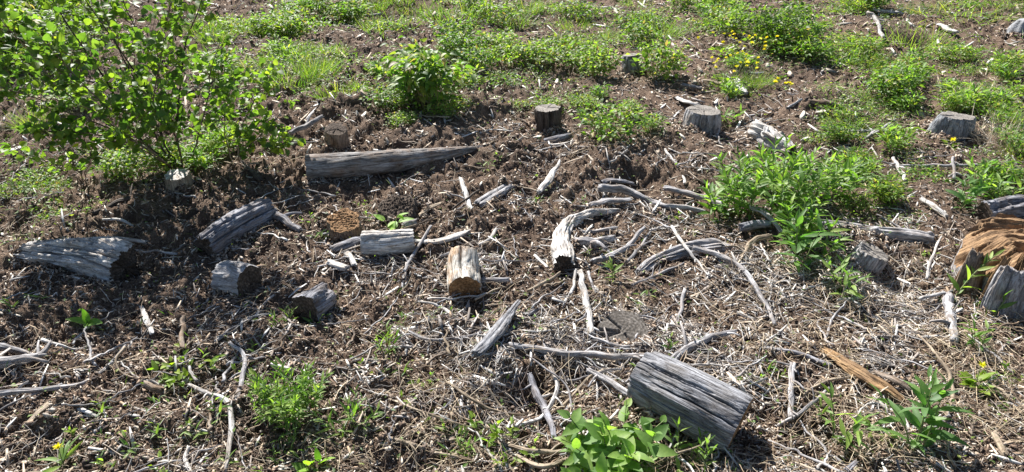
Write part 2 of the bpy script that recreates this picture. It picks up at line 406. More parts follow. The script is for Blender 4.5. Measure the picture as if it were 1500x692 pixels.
def build_log(name, cat, label, path, radii, mat='grey', face='f_grey', nu=60, nv=72, seed=1, body='log_wood', ends=('cut', 'cut'), group=None, extra=None, face_kw={}, **kw):
    C = catmull(path, nu); rad = np.interp(np.linspace(0, 1, nu), np.linspace(0, 1, len(radii)), radii)
    if kw.get('organic', 0) >= .27:
        s_ = np.linspace(0, 1, nu); q = float(np.mean(radii))*.35
        C = C+np.stack([q*gn(s_*7, s_*0+seed, 2), q*gn(s_*6, s_*0+seed, 4), q*.5*gn(s_*8, s_*0+seed, 3)], -1)
    close = tuple(e != 'cut' for e in ends); LOGS.append((C, rad))
    V, F, g, rings = wood_surface(C, rad, nv, seed=seed, close=close, **kw)
    base = Vector((float(C[:, 0].mean()), float(C[:, 1].mean()), float(Hs(C[:, 0].mean(), C[:, 1].mean()))))
    root = thing(name, label, cat, base, group)
    b = np.array(base)
    me = mk_mesh(name+'_wood', V-b, F, M[mat], grain=g)
    ob = link(body, me, root)
    for e in (0, 1):
        if ends[e] == 'cut':
            out = (C[0]-C[1]) if e == 0 else (C[-1]-C[-2])
            v, f, gg = end_disc(rings[e], out, seed+e, **face_kw)
            mm = face[e] if isinstance(face, tuple) else face
            link('cut_end', mk_mesh('cut_end', v-b, f, M[mm], grain=gg), root)
    return root
def lying(name, cat, label, pts, wpx, rest=.6, **kw):
    rest = min(rest, .72)
    """pts: photo pixels of the axis, wpx: diameters in px"""
    rr = [w_*m_px(*p[:2])/2 for p, w_ in zip(pts, wpx)]
    path = [G(p[0], p[1], r*rest+(p[2] if len(p) > 2 else 0)) for p, r in zip(pts, rr)]
    return build_log(name, cat, label, path, rr, **kw)
KEEP = []
def upright(name, cat, label, px, py, wpx, h, lean=(0, 0), taper=.95, sink=.04, **kw):
    """px,py: pixel of the centre of the foot"""
    p = G(px, py, 0); r = wpx*m_px(px, py)/2
    KEEP.append((p.x+lean[0]*h, p.y+lean[1]*h, r*.97))
    a = p-Vector((lean[0]*sink, lean[1]*sink, sink)); b = p+Vector((lean[0]*h, lean[1]*h, h))
    return build_log(name, cat, label, [a, (a+b)/2, b], [r*1.06, r, r*taper], **kw)

def poly_shape(angles, rads):
    """cross-section radius factor interpolated round the circle"""
    a = np.radians(angles); r = np.array(rads, float)
    return lambda th: np.interp(th % (2*math.pi), np.concatenate([a, [a[0]+2*math.pi]]), np.concatenate([r, [r[0]]])) if a[0] == 0 else None

# 1 foreground block
build_log('split_log', 'log', 'big grey sawn log section with long lengthwise cracks, nearest the camera beside the broad-leaved plant',
    [G(942, 549, .078), G(1012, 586, .080), G(1083, 624, .082)], [.092, .096, .100], mat='slate', face=('f_grey', 'f_brown'), nu=120, nv=300, seed=4,
    amp=.010, organic=.03, cracks=[(1.22, .022, .30, 0, 1), (1.30, .03, .14, .1, .7), (1.9, .018, .22, 0, .8), (.72, .02, .16, .25, 1), (2.5, .022, .24, 0, .6), (2.75, .015, .12, .3, 1), (3.2, .02, .12, .2, 1), (.2, .02, .1, 0, 1), (1.6, .012, .07, .2, .9), (.95, .012, .07, 0, .6)],
    flat_=.95, shape=lambda th: .35+.65*1.08*math.cos(math.pi/6)/np.cos(((th+.55) % (math.pi/3))-math.pi/6))
# 2 left weathered split log
lying('weathered_log', 'log', 'long broken split log with bleached fibrous top at the left edge', [(42, 370), (85, 371), (128, 376), (182, 392)], [38, 48, 60, 72], rest=.6,
    mat='white', face=('f_grey', 'f_dark'), nu=130, nv=170, seed=8, amp=.16, organic=.26, ragged=(.03, .012), ends=('cut', 'cut'), flat_=.85,
    cracks=[(1.2, .05, .5, 0, 1), (1.6, .03, .3, 0, .7), (1.9, .05, .45, 0, .9), (4.4, .06, .4, .0, 1), (5.2, .07, .55, .1, 1), (2.6, .1, .5, .0, .8), (3.4, .08, .4, 0, 1), (5.8, .05, .4, 0, .8), (.6, .05, .4, .2, 1), (.1, .04, .3, 0, 1)])
lying('wood_slab', 'wood piece', 'flat split slab lying along the back of the bleached left log', [(120, 352, .05), (170, 350, .04), (215, 355, .02)], [14, 12, 8], mat='grey', flat_=.4, ends=('x', 'x'), ragged=(.02, .03), nu=40, nv=24, seed=31, amp=.08)
# 3 log in the shade
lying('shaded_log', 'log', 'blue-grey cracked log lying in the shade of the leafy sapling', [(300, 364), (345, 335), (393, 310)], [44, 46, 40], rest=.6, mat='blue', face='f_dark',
    nu=100, nv=110, seed=12, amp=.07, organic=.12, cracks=[(1.3, .06, .4, 0, 1), (2.1, .05, .3, .1, .9), (.6, .05, .35, 0, 1)], ragged=(.012, .02))
# 4, 5 short pieces
lying('log_chunk', 'log', 'short log piece with silvery bark and dark sawn end beside the shaded blue-grey log', [(326, 405), (345, 408), (366, 413)], [46, 50, 52], rest=.75, mat='grey', face=('f_grey', 'f_dark'), nu=50, nv=90, seed=17,
    amp=.05, organic=.08, cracks=[(1.5, .05, .2, 0, .6)], ragged=(.012, 0))
build_log('log_chunk', 'log', 'stubby grey wood chunk with dark end facing the camera, right of the shortest log piece', [G(478, 434, .05), G(466, 443, .05), G(447, 455, .045)], [.058, .066, .07], mat='blue', face='f_dark', nu=50, nv=90, seed=19,
    amp=.06, organic=.22, cracks=[(1.5, .08, .35, 0, 1), (.7, .05, .2, 0, 1)], ragged=(.012, 0))
# 6 long log
lying('fallen_log', 'log', 'long smooth grey log tapering to a broken point, lying crossways in the middle left', [(449, 246), (500, 243), (580, 236), (640, 228), (690, 219), (716, 215)], [38, 37, 33, 22, 9, 3], rest=.95, mat='long', face=('f_brown', 'f_brown'),
    nu=130, nv=80, seed=23, amp=.025, organic=.05, ends=('cut', 'x'), ragged=(.004, .02), cracks=[(1.2, .03, .15, .1, .8), (2.6, .03, .15, 0, .5), (.3, .05, .25, .4, 1)])
# 7 dark stump behind it
upright('old_stump', 'stump', 'small round blackish stump behind the left end of the long tapering log', 494, 216, 34, .12, lean=(.1, -.25), mat='brown', face='f_dark', nu=24, nv=60, seed=29, amp=.06, organic=.12, face_kw=dict(rough=.06))
# 8 brown stump
upright('sawn_stump', 'stump', 'short stump with rusty brown sawn top below the long tapering log', 506, 341, 54, .075, lean=(.05, -.3), mat='brown', face='f_brown', nu=24, nv=90, seed=33, amp=.05, organic=.10, face_kw=dict(rough=.07, K=26, splits=2))
# 9 dark rotten stump
upright('rotten_stump', 'stump', 'low dark crumbling stump right of the rusty brown stump', 586, 317, 70, .06, lean=(0, -.2), mat='dark', face='f_dark', nu=24, nv=100, seed=37, amp=.08, organic=.2, taper=.86, face_kw=dict(rough=.12, K=26, bulge=.12, splits=2))
# 10 white-grey log
lying('pale_log', 'log', 'short pale grey log with sawn left end in front of the rusty brown stump', [(531, 358), (565, 357), (606, 353)], [40, 38, 34], rest=.7, mat='white', face=('f_grey', 'f_brown'), nu=70, nv=100, seed=41, amp=.035, organic=.08,
    cracks=[(1.5, .05, .4, 0, 1), (1.0, .03, .25, .2, 1), (2.2, .03, .2, 0, 1)], ragged=(0, .006))
lying('split_board', 'wood piece', 'forked weathered board leaning off the right end of the pale grey log', [(604, 353, .02), (638, 354, .02), (665, 347, .03), (685, 339, .03)], [8, 13, 14, 9], mat='white', flat_=.45, ends=('x', 'x'), ragged=(.01, .02), nu=50, nv=30, seed=43, amp=.08)
# 11 birch-like stump
build_log('barked_log', 'log', 'short whitish upright log with orange lichen rim casting a shadow, in the centre', [G(679, 385, .055)+Vector((0, .02, .035)), G(679, 403, .048), G(681, 424, .04)], [.062, .068, .072], mat='birch', face=('f_grey', 'f_brown'), nu=60, nv=110, seed=47,
    amp=.03, organic=.06, cracks=[(1.45, .045, .35, 0, 1), (.8, .03, .15, 0, .7)], ragged=(.006, 0), face_kw=dict(rough=.06))
# 12 curved driftwood
lying('curved_driftwood', 'driftwood', 'thick curved pale driftwood root bending like a hook, right of centre', [(905, 309), (875, 311), (848, 318), (829, 335), (821, 358), (824, 388)], [6, 11, 16, 22, 27, 31], rest=.8, mat='white', face=('f_grey', 'f_dark'),
    nu=120, nv=110, seed=53, amp=.13, organic=.28, ends=('x', 'cut'), ragged=(.02, .012), cracks=[(1.3, .07, .35, 0, 1), (2.0, .06, .3, .2, 1), (.6, .06, .3, .3, 1)], knots=2)
# 14 flush round
upright('flush_stump', 'stump', 'dark round stump cut flush with the ground beside the white poles', 911, 492, 82, .03, lean=(0, -.4), mat='dark', face='f_flush', nu=20, nv=100, seed=59, amp=.04, organic=.10, face_kw=dict(rough=.012, K=34, splits=5))
# 16 splinter plank
lying('splintered_plank', 'wood piece', 'grey splintered plank lying diagonally below centre', [(697, 518, .035), (728, 485, .04), (760, 441, .05)], [18, 23, 7], mat='slate', flat_=.5, ends=('x', 'x'), ragged=(.012, .03), nu=80, nv=50, seed=61, amp=.12, cracks=[(1.4, .15, .4, 0, 1)])
# 18 slab
lying('wood_slab', 'wood piece', 'brown and grey rotten slab behind the centre sticks', [(700, 300), (722, 287), (747, 271)], [18, 22, 14], mat='grey', flat_=.55, ends=('x', 'x'), ragged=(.02, .02), nu=50, nv=44, seed=62, amp=.12, cracks=[(1.4, .2, .4, 0, 1)])
# 20 upright stump and little log at its foot
upright('weathered_stump', 'stump', 'upright charcoal grey stump with a small log at its foot, upper middle', 804, 193, 37, .15, lean=(-.08, .0), taper=1.05, mat='dark', face='f_grey', nu=50, nv=70, seed=67, amp=.09, organic=.15, cracks=[(4.6, .1, .3, 0, 1), (5.2, .08, .25, 0, 1), (4.0, .07, .2, 0, 1)])
lying('small_log', 'log', 'small smooth grey log lying at the foot of the charcoal grey stump', [(797, 208), (818, 204), (836, 199)], [9, 12, 8], mat='blue', face='f_grey', nu=40, nv=40, seed=69, amp=.04, organic=.08)
lying('wood_slab', 'wood piece', 'thin pale slab under the small log by the charcoal stump', [(795, 213), (815, 212), (832, 209)], [5, 6, 4], mat='white', flat_=.5, ends=('x', 'x'), nu=20, nv=16, seed=70, amp=.1)
# 21 cut stump
upright('grey_stump', 'stump', 'barrel-shaped grey sawn stump with brown right side, upper right of centre', 1026, 190, 54, .125, lean=(.05, .02), taper=.93, mat='grey', face='f_grey', nu=50, nv=110, seed=71, amp=.03, organic=.08,
    cracks=[(5.2, .05, .3, 0, 1), (4.3, .03, .12, 0, 1), (4.8, .03, .12, 0, 1)], face_kw=dict(rough=.03))
# 22 white log
lying('bleached_log', 'log', 'white bleached log with flaking patches beside the tall green weeds, upper right', [(1106, 190), (1130, 203), (1162, 222)], [32, 30, 20], rest=.7, mat='white', face=('f_dark', 'f_dark'), nu=80, nv=90, seed=73, amp=.1, organic=.3, ragged=(.02, .01), ends=('x', 'cut'),
    cracks=[(1.5, .12, .5, 0, .7), (.8, .1, .4, .1, .9), (2.4, .08, .4, 0, 1)])
# 23 angular grey block
upright('angular_block', 'stump', 'angular blue-grey wood block by a yellow flower at the upper right', 1388, 200, 62, .13, lean=(.1, 0), taper=.85, mat='rock', face='f_grey', nu=30, nv=80, seed=79, amp=.05, organic=.15,
    shape=poly_shape([0, 30, 60, 95, 130, 175, 205, 240, 290, 330], [1.1, .8, .75, .85, .75, 1.15, .9, .75, .8, .85]), cracks=[(4.3, .06, .25, 0, 1)])
# 26 half hidden stump
upright('small_stump', 'stump', 'small grey sawn stump half hidden behind leafy weeds on the right', 1267, 386, 50, .065, lean=(.3, -.1), mat='grey', face='f_grey', nu=30, nv=70, seed=83, amp=.10, organic=.2, ragged=(0, .006), cracks=[(4.5, .05, .2, 0, 1)])
# 29 far stump
upright('far_stump', 'stump', 'blue-grey stump leaning against a leafy bush at the back', 926, 106, 30, .13, lean=(-.15, .1), taper=.8, mat='blue', face='f_grey', nu=30, nv=50, seed=89, amp=.04, organic=.12)
# 28 small stump in sapling shade; white top colour stands in for sunlight
upright('white_topped_stump', 'stump', 'small stump with top coloured sunlit white under the leafy sapling', 264, 274, 38, .075, lean=(.02, -.1), mat='tan', face='white', nu=26, nv=70, seed=91, amp=.04, organic=.08, face_kw=dict(rough=.03))
# 24 big orange stump at the right edge
def right_stump():
    c = G(1490, 414, 0); r = .235; n, nv = 70, 170
    th = np.linspace(0, 2*math.pi, nv, endpoint=False)
    hh = .175
    def topz(x, y):                       # x, y in units of the radius
        z = hh*np.clip(1.02+1.15*np.minimum(0, x+.38), .22, 1.05)
        z = z-.009*np.exp(-(gn(y*6+x*.6, x*1.1, 24)/.13)**2)*np.clip(gn(x*2, y*2, 25)+.7, 0, 1)
        st = gn(y*4.2+.5*x, x*.9+y*.3, 54)*2.6; z = z+.024*(np.floor(st)+np.clip((st-np.floor(st))*5, 0, 1))*.6
        return z+.004*gn(x*7, y*12, 4)+.010*gn(x*1.2, y*1.3, 6)+.0012*gn(x*12, y*24, 2)-.03*np.exp(-((x*.6+y+.25)/.07)**2)
    X = np.cos(th); Y = np.sin(th)
    prof = 1+.06*gn(X*1.6, Y*1.6, 7)+.05*gn(X*4, Y*4, 17)
    th_top = topz(X*prof, Y*prof)
    t = np.linspace(0, 1, n)[:, None]
    TH = np.repeat(th[None], n, 0); Z = -.06+t*(th_top+.06)[None, :]
    rr = r*prof[None, :]*(1+.10*(1-t)**2+.012*gn(TH*30, Z*7, 8)+.01*gn(TH*70, Z*5, 9))
    for tc, wd, dp in ((3.95, .05, .34), (4.55, .02, .10), (3.5, .03, .15), (5.1, .02, .10)):
        cc = tc+.35*(Z-.1); d = np.abs((TH-cc+math.pi) % (2*math.pi)-math.pi); rr = rr-r*dp*np.exp(-(d/wd)**2)
    V = np.stack([rr*np.cos(TH), rr*np.sin(TH), Z], -1)
    g = np.stack([Z, rr*np.cos(TH), rr*np.sin(TH)], -1).reshape(-1, 3)
    i = np.arange(n-1)[:, None]*nv+np.arange(nv)[None, :]; j = np.arange(n-1)[:, None]*nv+(np.arange(nv)[None, :]+1) % nv
    root = thing('split_stump', 'large split stump with torn orange top at the right edge', 'stump', c)
    F = np.stack([i, j, j+nv, i+nv], -1)
    link('stump_wood', mk_mesh('stump_wood', V.reshape(-1, 3), F.reshape(-1, 4), M['grey'], grain=g), root)
    ring = V[-1]; K = 110; VV = []; gg = []
    for k in range(K+1):
        f = 1-k/K*.99; x = ring[:, 0]*f; y = ring[:, 1]*f
        z = topz(x/r, y/r) if k else ring[:, 2]
        VV.append(np.stack([x, y, z], -1)); gg.append(np.stack([x*.9+z*.5, y+x*.15, z*.15], -1))
    VV = np.concatenate(VV); gg = np.concatenate(gg); gg[:, 1] *= 1.6
    k = np.arange(K)[:, None]*nv; ii = np.arange(nv)[None, :]; jj = (ii+1) % nv
    FF = [np.stack([k+ii, k+jj, k+nv+jj, k+nv+ii], -1).reshape(-1, 4), (K*nv+np.arange(nv))[None, :]]
    link('torn_top', mk_mesh('torn_top', VV, FF, M['torn'], grain=gg), root)
    for (px, py, hh_, w0, w1, lx, ly, mt, sd_) in ((1415, 436, .150, .066, .045, .05, .07, 'brown', 5), (1404, 425, .115, .035, .02, .06, .06, 'torn', 6), (1468, 462, .165, .095, .075, .035, .05, 'grey', 7), (1441, 446, .175, .028, .016, .06, .05, 'torn', 8)):
        a = G(px, py, 0); C = catmull([a-Vector((0, 0, .05)), a+Vector((lx*.4, ly*.5, hh_*.5)), a+Vector((lx, ly, hh_))], 50)
        Vs, Fs, gs, _ = wood_surface(C, np.linspace(w0, w1, 50), 90, seed=300+sd_, flat_=.32, amp=.06, organic=.16, ragged=(0, .02), cracks=[(4.3, .05, .3, 0, 1), (5.2, .04, .25, 0, 1), (3.9, .03, .2, 0, 1)])
        link('split_slab', mk_mesh('split_slab', Vs-np.array(c), Fs, M[mt], grain=gs), root)
right_stump(); KEEP.append((G(1496, 412, 0).x, G(1496, 412, 0).y, .22))
# 25 orange rotten piece
lying('rotten_wood_piece', 'wood piece', 'bright orange rotten splinter of wood lying in dry grass, lower right', [(1208, 512, .01), (1250, 541, .015), (1290, 566, .015), (1324, 588, .01)], [14, 24, 25, 12], mat='orange', flat_=.6, ends=('x', 'x'), ragged=(.02, .02), nu=110, nv=60, seed=97, amp=.16, organic=.25, cracks=[(1.4, .15, .4, 0, 1), (2.2, .1, .3, 0, 1)])
lying('rotten_wood_piece', 'wood piece', 'brown peeling bark strip beside the bright orange splinter', [(1283, 545, .02), (1312, 558, .03), (1342, 577, .01)], [8, 14, 8], mat='brown', flat_=.4, ends=('x', 'x'), ragged=(.02, .02), nu=40, nv=30, seed=98, amp=.12)
# 27 root fan and right-hand fallen trunk
lying('root_piece', 'root', 'grey fan-shaped root with flaking grain, right of the hooked driftwood', [(938, 398), (968, 378), (1000, 368), (1045, 360), (1078, 368)], [14, 26, 30, 32, 16], rest=.4, mat='grey', flat_=.6, ends=('x', 'x'), ragged=(.03, .02), nu=100, nv=80, seed=101, amp=.16, organic=.3, cracks=[(1.4, .15, .5, 0, 1), (.8, .1, .4, 0, 1), (2.1, .1, .4, 0, 1)])
lying('fallen_branch', 'branch', 'thick grey fallen limb with a knobbly end, left of the large split stump', [(1196, 326), (1240, 332), (1290, 341), (1335, 347), (1366, 353)], [11, 14, 18, 24, 20], mat='grey', nu=90, nv=50, seed=103, amp=.08, organic=.2, knots=4, ends=('x', 'cut'), cracks=[(1.3, .1, .4, .2, 1)])
lying('dark_log', 'log', 'dark log with ash-grey flaking top behind the large split stump', [(1442, 312), (1480, 308), (1540, 306)], [30, 36, 40], rest=.5, mat='blue', face='f_dark', nu=60, nv=70, seed=107, amp=.13, organic=.22)
upright('grey_boulder', 'rock', 'smooth grey boulder at the right edge near the top', 1497, 52, 40, .13, mat='rock', face='f_grey', nu=20, nv=50, seed=109, amp=.02, organic=.2, taper=.6, ends=('x', 'x'))

# ------------------------------------------------------------------ sticks and branches placed one by one
ST = [  # name, category, label, pixel path, widths, material, kwargs
 ('long_branch', 'branch', 'long straight grey pole lying left of the big sawn log section', [(745, 506), (800, 514), (870, 521), (925, 523), (955, 522)], [9, 10, 10, 11, 9], 'grey', {}),
 ('curved_branch', 'branch', 'smooth curved grey branch rising right behind the big sawn log section', [(985, 530), (1008, 510), (1040, 494), (1080, 486, .02)], [12, 13, 11, 6], 'grey', {}),
 ('pole', 'stick', 'thick white peeled pole pointing at the flush dark stump', [(849, 398, .01), (858, 440), (868, 492)], [8, 10, 11], 'white', {}),
 ('stick', 'stick', 'thin pale stick left of the thick white peeled pole', [(843, 396), (838, 432)], [5, 5], 'white', {}),
 ('stick', 'stick', 'slim grey stick right of the thick white peeled pole', [(862, 398), (873, 430)], [4, 4], 'grey', {}),
 ('curved_branch', 'branch', 'long wavy grey branch above the hooked driftwood', [(878, 275, .02), (915, 278, .02), (945, 291), (975, 302), (1030, 308)], [12, 12, 10, 9, 6], 'grey', {'knots': 1}),
 ('wood_slab', 'wood piece', 'ash-grey slab behind the long wavy branch', [(884, 268), (903, 265), (925, 270)], [10, 14, 10], 'blue', {'flat_': .5}),
 ('wood_slab', 'wood piece', 'weathered slab between the wavy branch and the hooked driftwood', [(863, 301), (890, 294), (922, 293)], [8, 13, 9], 'grey', {'flat_': .5}),
 ('branch', 'branch', 'grey branch running in under the tall green weeds', [(973, 275), (1000, 281), (1035, 291), (1062, 302)], [8, 8, 9, 9], 'grey', {}),
 ('splinter', 'wood piece', 'upright grey splinter stabbed into the dirt above centre', [(789, 283), (803, 262, .02), (820, 235, .05)], [9, 12, 3], 'white', {'flat_': .6}),
 ('stick', 'stick', 'straight grey stick inside the bend of the hooked driftwood', [(848, 341), (905, 335)], [6, 6], 'grey', {}),
 ('short_branch', 'branch', 'thick short branch lying across inside the hooked driftwood', [(842, 352), (870, 357), (900, 350)], [12, 15, 10], 'grey', {}),
 ('curved_branch', 'branch', 'curved grey branch reaching from the driftwood toward the root fan', [(868, 383), (895, 374), (922, 358), (943, 332, .03)], [8, 9, 8, 5], 'grey', {}),
 ('stick', 'stick', 'thin grey stick next to the curved branch by the driftwood', [(920, 382), (938, 362), (952, 340)], [5, 5, 4], 'grey', {}),
 ('stick', 'stick', 'long thin stick below the grey root fan', [(925, 418), (960, 404), (1003, 386)], [4, 5, 4], 'grey', {}),
 ('stick', 'stick', 'bleached thin stick crossing the grey root fan', [(983, 332, .03), (1005, 362, .03), (1022, 384), (1040, 405)], [5, 5, 4, 3], 'white', {}),
 ('knobbly_branch', 'branch', 'knobbly twisting branch curving down from the root fan', [(1015, 362, .03), (1060, 377, .02), (1092, 400), (1112, 430), (1137, 475)], [7, 8, 8, 7, 5], 'grey', {'knots': 5}),
 ('stick', 'stick', 'short upright-looking pale stick below the root fan', [(1003, 424), (993, 476)], [6, 5], 'grey', {}),
 ('short_branch', 'branch', 'blue-grey branch stub under the tall green weeds', [(1084, 334), (1125, 328)], [14, 12], 'blue', {}),
 ('stick', 'stick', 'pale stick beneath the leafy weed by the small hidden stump', [(1228, 441), (1292, 433)], [6, 5], 'white', {}),
 ('dark_stick', 'stick', 'dark grey stick right of the big sawn log section', [(1118, 510), (1170, 519), (1217, 537)], [5, 7, 7], 'blue', {}),
 ('stick', 'stick', 'rough grey stick lying toward the camera left of the orange splinter', [(1160, 532), (1158, 612)], [9, 8], 'grey', {'knots': 2}),
 ('stick', 'stick', 'pale bent stick left of the orange splinter', [(1178, 580), (1205, 560), (1254, 551)], [4, 5, 5], 'tan', {}),
 ('short_branch', 'branch', 'jointed grey branch stub beneath the large split stump', [(1388, 432), (1393, 465), (1398, 502)], [14, 14, 11], 'grey', {'knots': 3}),
 ('stick', 'stick', 'white stick in front of the large split stump', [(1345, 438, .01), (1386, 430, .02)], [6, 5], 'white', {}),
 ('stick', 'stick', 'pale twig standing by the left foot of the large split stump', [(1357, 410), (1362, 385, .03), (1380, 348, .06)], [5, 5, 3], 'white', {}),
 ('long_twig', 'twig', 'long thin branch curving in from the left edge', [(-10, 576), (60, 571), (120, 562), (158, 537), (184, 507, .03)], [9, 8, 7, 5, 4], 'grey', {}),
 ('dry_stem', 'twig', 'thin curled tan stem beside the long left-edge branch', [(183, 508, .03), (170, 528, .02), (180, 548), (214, 556)], [4, 3, 3, 2], 'tan', {}),
 ('root_piece', 'root', 'twisted grey root at the left edge', [(-20, 535), (25, 528), (55, 520), (75, 503, .02)], [22, 15, 9, 5], 'grey', {'knots': 2}),
 ('root_piece', 'root', 'dark forked root above the twisted root at the left edge', [(-10, 508), (20, 512), (60, 523)], [13, 10, 4], 'grey', {}),
 ('twig', 'twig', 'pale twig crossing the twisted root at the left edge', [(62, 498), (85, 505, .02), (110, 512), (138, 505)], [6, 4, 3, 2], 'white', {}),
 ('twig', 'twig', 'thin forked twig under the long left-edge branch', [(-5, 604), (25, 588), (90, 562)], [3, 4, 3], 'grey', {}),
 ('bark_strip', 'wood piece', 'pale flaking bark strip below the long left-edge branch', [(86, 577), (108, 592), (142, 612)], [7, 10, 4], 'white', {'flat_': .5, 'amp': .15}),
 ('wood_shard', 'wood piece', 'flat tan wood shard at the lower left', [(38, 621), (72, 590)], [8, 12], 'tan', {'flat_': .35, 'amp': .12}),
 ('branch', 'branch', 'pale forked branch lying left of the feathery green clump', [(276, 564, .04), (305, 577, .03), (334, 590), (340, 625), (331, 690)], [5, 6, 9, 8, 6], 'white', {'knots': 1}),
 ('curved_twig', 'twig', 'curved grey twig behind the pale forked branch', [(338, 502, .02), (356, 520), (356, 552), (342, 592)], [5, 6, 7, 8], 'grey', {}),
 ('stick', 'stick', 'short curled white stick at the bottom edge left of the feathery clump', [(277, 654, .01), (272, 672), (280, 694)], [5, 7, 6], 'white', {}),
 ('splinter', 'wood piece', 'bright white splinter in the dirt right of the seedling', [(206, 449), (216, 470), (223, 489)], [6, 9, 6], 'white', {'flat_': .5}),
 ('stick', 'stick', 'rough brown stick lying toward the camera right of the white splinter', [(270, 465), (266, 512)], [8, 8], 'brown', {}),
 ('stick', 'stick', 'brown stick end poking out left of the jagged green weeds', [(210, 562), (239, 574)], [10, 11], 'brown', {}),
 ('stick', 'stick', 'grey slanting stick right of the leafy sapling', [(424, 196), (450, 184, .01), (473, 170, .02)], [6, 8, 5], 'grey', {}),
 ('stick', 'stick', 'thin pale stick above the centre whitish log', [(646, 375), (672, 369), (704, 374)], [4, 5, 4], 'grey', {}),
 ('stick', 'stick', 'short round stick emerging behind the centre whitish log', [(705, 411), (746, 410)], [8, 7], 'grey', {}),
 ('splinter', 'wood piece', 'pale pointed splinter left of the centre whitish log', [(613, 441, .02), (640, 447), (661, 461)], [3, 6, 7], 'white', {'flat_': .6}),
 ('thin_branch', 'twig', 'thin dark branch lying level below the centre whitish log', [(598, 485), (625, 497), (665, 496), (706, 488)], [3, 5, 5, 4], 'grey', {}),
 ('wood_block', 'wood piece', 'small white split block left of the pale grey log', [(481, 386), (508, 394)], [13, 13], 'white', {'flat_': .6}),
 ('wood_shard', 'wood piece', 'thin white shard touching the small white split block', [(508, 370, .01), (520, 388, .01)], [10, 8], 'white', {'flat_': .4}),
 ('wood_block', 'wood piece', 'dark split block with bright edge under the rusty brown stump', [(490, 366), (526, 354)], [16, 15], 'blue', {'flat_': .8}),
 ('stick', 'stick', 'bleached peeled stick above the centre standing on its end', [(673, 262, .01), (682, 285), (690, 307)], [6, 8, 7], 'white', {}),
 ('twig', 'twig', 'long thin twig crossing the bleached peeled stick', [(662, 307), (685, 290, .02), (702, 278, .01)], [3, 3, 3], 'dark', {}),
 ('twig', 'twig', 'grey twig rising from under the forked board', [(592, 398), (606, 372), (632, 330, .02)], [5, 5, 4], 'grey', {}),
 ('wood_shard', 'wood piece', 'pale split shard behind the forked weathered board', [(614, 315), (632, 303), (646, 297)], [7, 9, 5], 'tan', {'flat_': .5}),
 ('wood_shard', 'wood piece', 'brownish root stub right of the low crumbling stump', [(594, 331), (612, 326)], [13, 11], 'grey', {}),
 ('stick', 'stick', 'curved short stick right of the forked weathered board', [(701, 359), (718, 349), (727, 334)], [5, 7, 5], 'white', {}),
 ('stick', 'stick', 'tan stick slanting up to the foot of the hooked driftwood', [(773, 426), (798, 414), (822, 401, .01)], [5, 5, 5], 'tan', {}),
 ('splinter', 'wood piece', 'tiny bright splinter left of the hooked driftwood foot', [(784, 375), (801, 391)], [6, 5], 'white', {'flat_': .5}),
 ('dark_stick', 'stick', 'dark branch beside the grey splintered plank', [(735, 497), (762, 470), (792, 452)], [6, 7, 4], 'blue', {}),
 ('fallen_branch', 'branch', 'thick dark grey branch at the heart of the dry twig tangle', [(776, 548), (786, 575), (800, 602), (812, 640)], [7, 13, 12, 8], 'blue', {'knots': 2}),
 ('branch', 'branch', 'pale curved branch on top of the dry twig tangle', [(806, 538, .02), (816, 560, .02), (808, 588, .02), (790, 612), (760, 624)], [5, 7, 7, 6, 5], 'white', {}),
 ('branch', 'branch', 'grey branch sloping away left of the broad-leaved plant', [(884, 542, .01), (860, 556), (828, 592), (800, 608)], [4, 4, 5, 4], 'tan', {}),
 ('branch', 'branch', 'lower pale branch at the bottom edge of the twig tangle', [(738, 652), (780, 662), (836, 661)], [6, 9, 7], 'tan', {}),
 ('branch', 'branch', 'curved pale branch sagging along the bottom edge', [(758, 668), (795, 684, .01), (832, 672)], [5, 8, 6], 'tan', {}),
 ('stick', 'stick', 'rough stick leading from the white poles to the big sawn log section', [(862, 541), (890, 558), (928, 582)], [9, 10, 9], 'grey', {'knots': 2}),
 ('twig', 'twig', 'grey twig leaning on the left end of the big sawn log section', [(916, 562), (940, 542, .02), (958, 522, .06)], [4, 5, 4], 'grey', {}),
 ('dry_stem', 'twig', 'thin tan stem in front of the big sawn log section', [(978, 668, .02), (1020, 655, .03), (1062, 636, .05)], [3, 3, 2], 'tan', {}),
 ('twig', 'twig', 'long dry stem crossing left part of the twig tangle', [(568, 583), (610, 600, .02), (660, 618, .02), (698, 628)], [3, 4, 4, 3], 'tan', {}),
 ('twig', 'twig', 'tan dry stem low in the left part of the twig tangle', [(558, 638), (600, 650, .01), (640, 664), (685, 669)], [5, 6, 5, 4], 'tan', {}),
 ('twig', 'twig', 'slender dry stem in the middle of the twig tangle', [(654, 560, .02), (700, 590, .02), (732, 604), (770, 608)], [4, 5, 4, 3], 'tan', {}),
 ('twig', 'twig', 'short slanting dry stem in the middle of the twig tangle', [(716, 570, .03), (730, 592, .01), (748, 614)], [3, 4, 4], 'tan', {}),
 ('twig', 'twig', 'dark thin twig hanging over the twig tangle', [(770, 520, .03), (800, 540, .04), (830, 565, .03), (838, 600)], [2, 3, 3, 3], 'grey', {}),
 ('branch', 'branch', 'white stick pointing up from the flowering weeds at the far right', [(1271, 17, .06), (1284, 30, .02), (1292, 56)], [4, 5, 5], 'white', {}),
 ('stick', 'stick', 'long white stick lying at the far top right', [(1276, 15), (1300, 17), (1324, 20)], [5, 5, 4], 'white', {}),
 ('wood_block', 'wood piece', 'bright white offcut on the far upper right slope', [(1377, 37), (1398, 48)], [9, 11], 'white', {'flat_': .5}),
 ('splinter', 'wood piece', 'upright white splinter below the bright offcut, upper right', [(1374, 59, .05), (1380, 77)], [4, 5], 'white', {}),
 ('wood_slab', 'wood piece', 'light grey chip lying behind the barrel-shaped stump', [(1002, 124), (1026, 128)], [9, 9], 'grey', {'flat_': .4}),
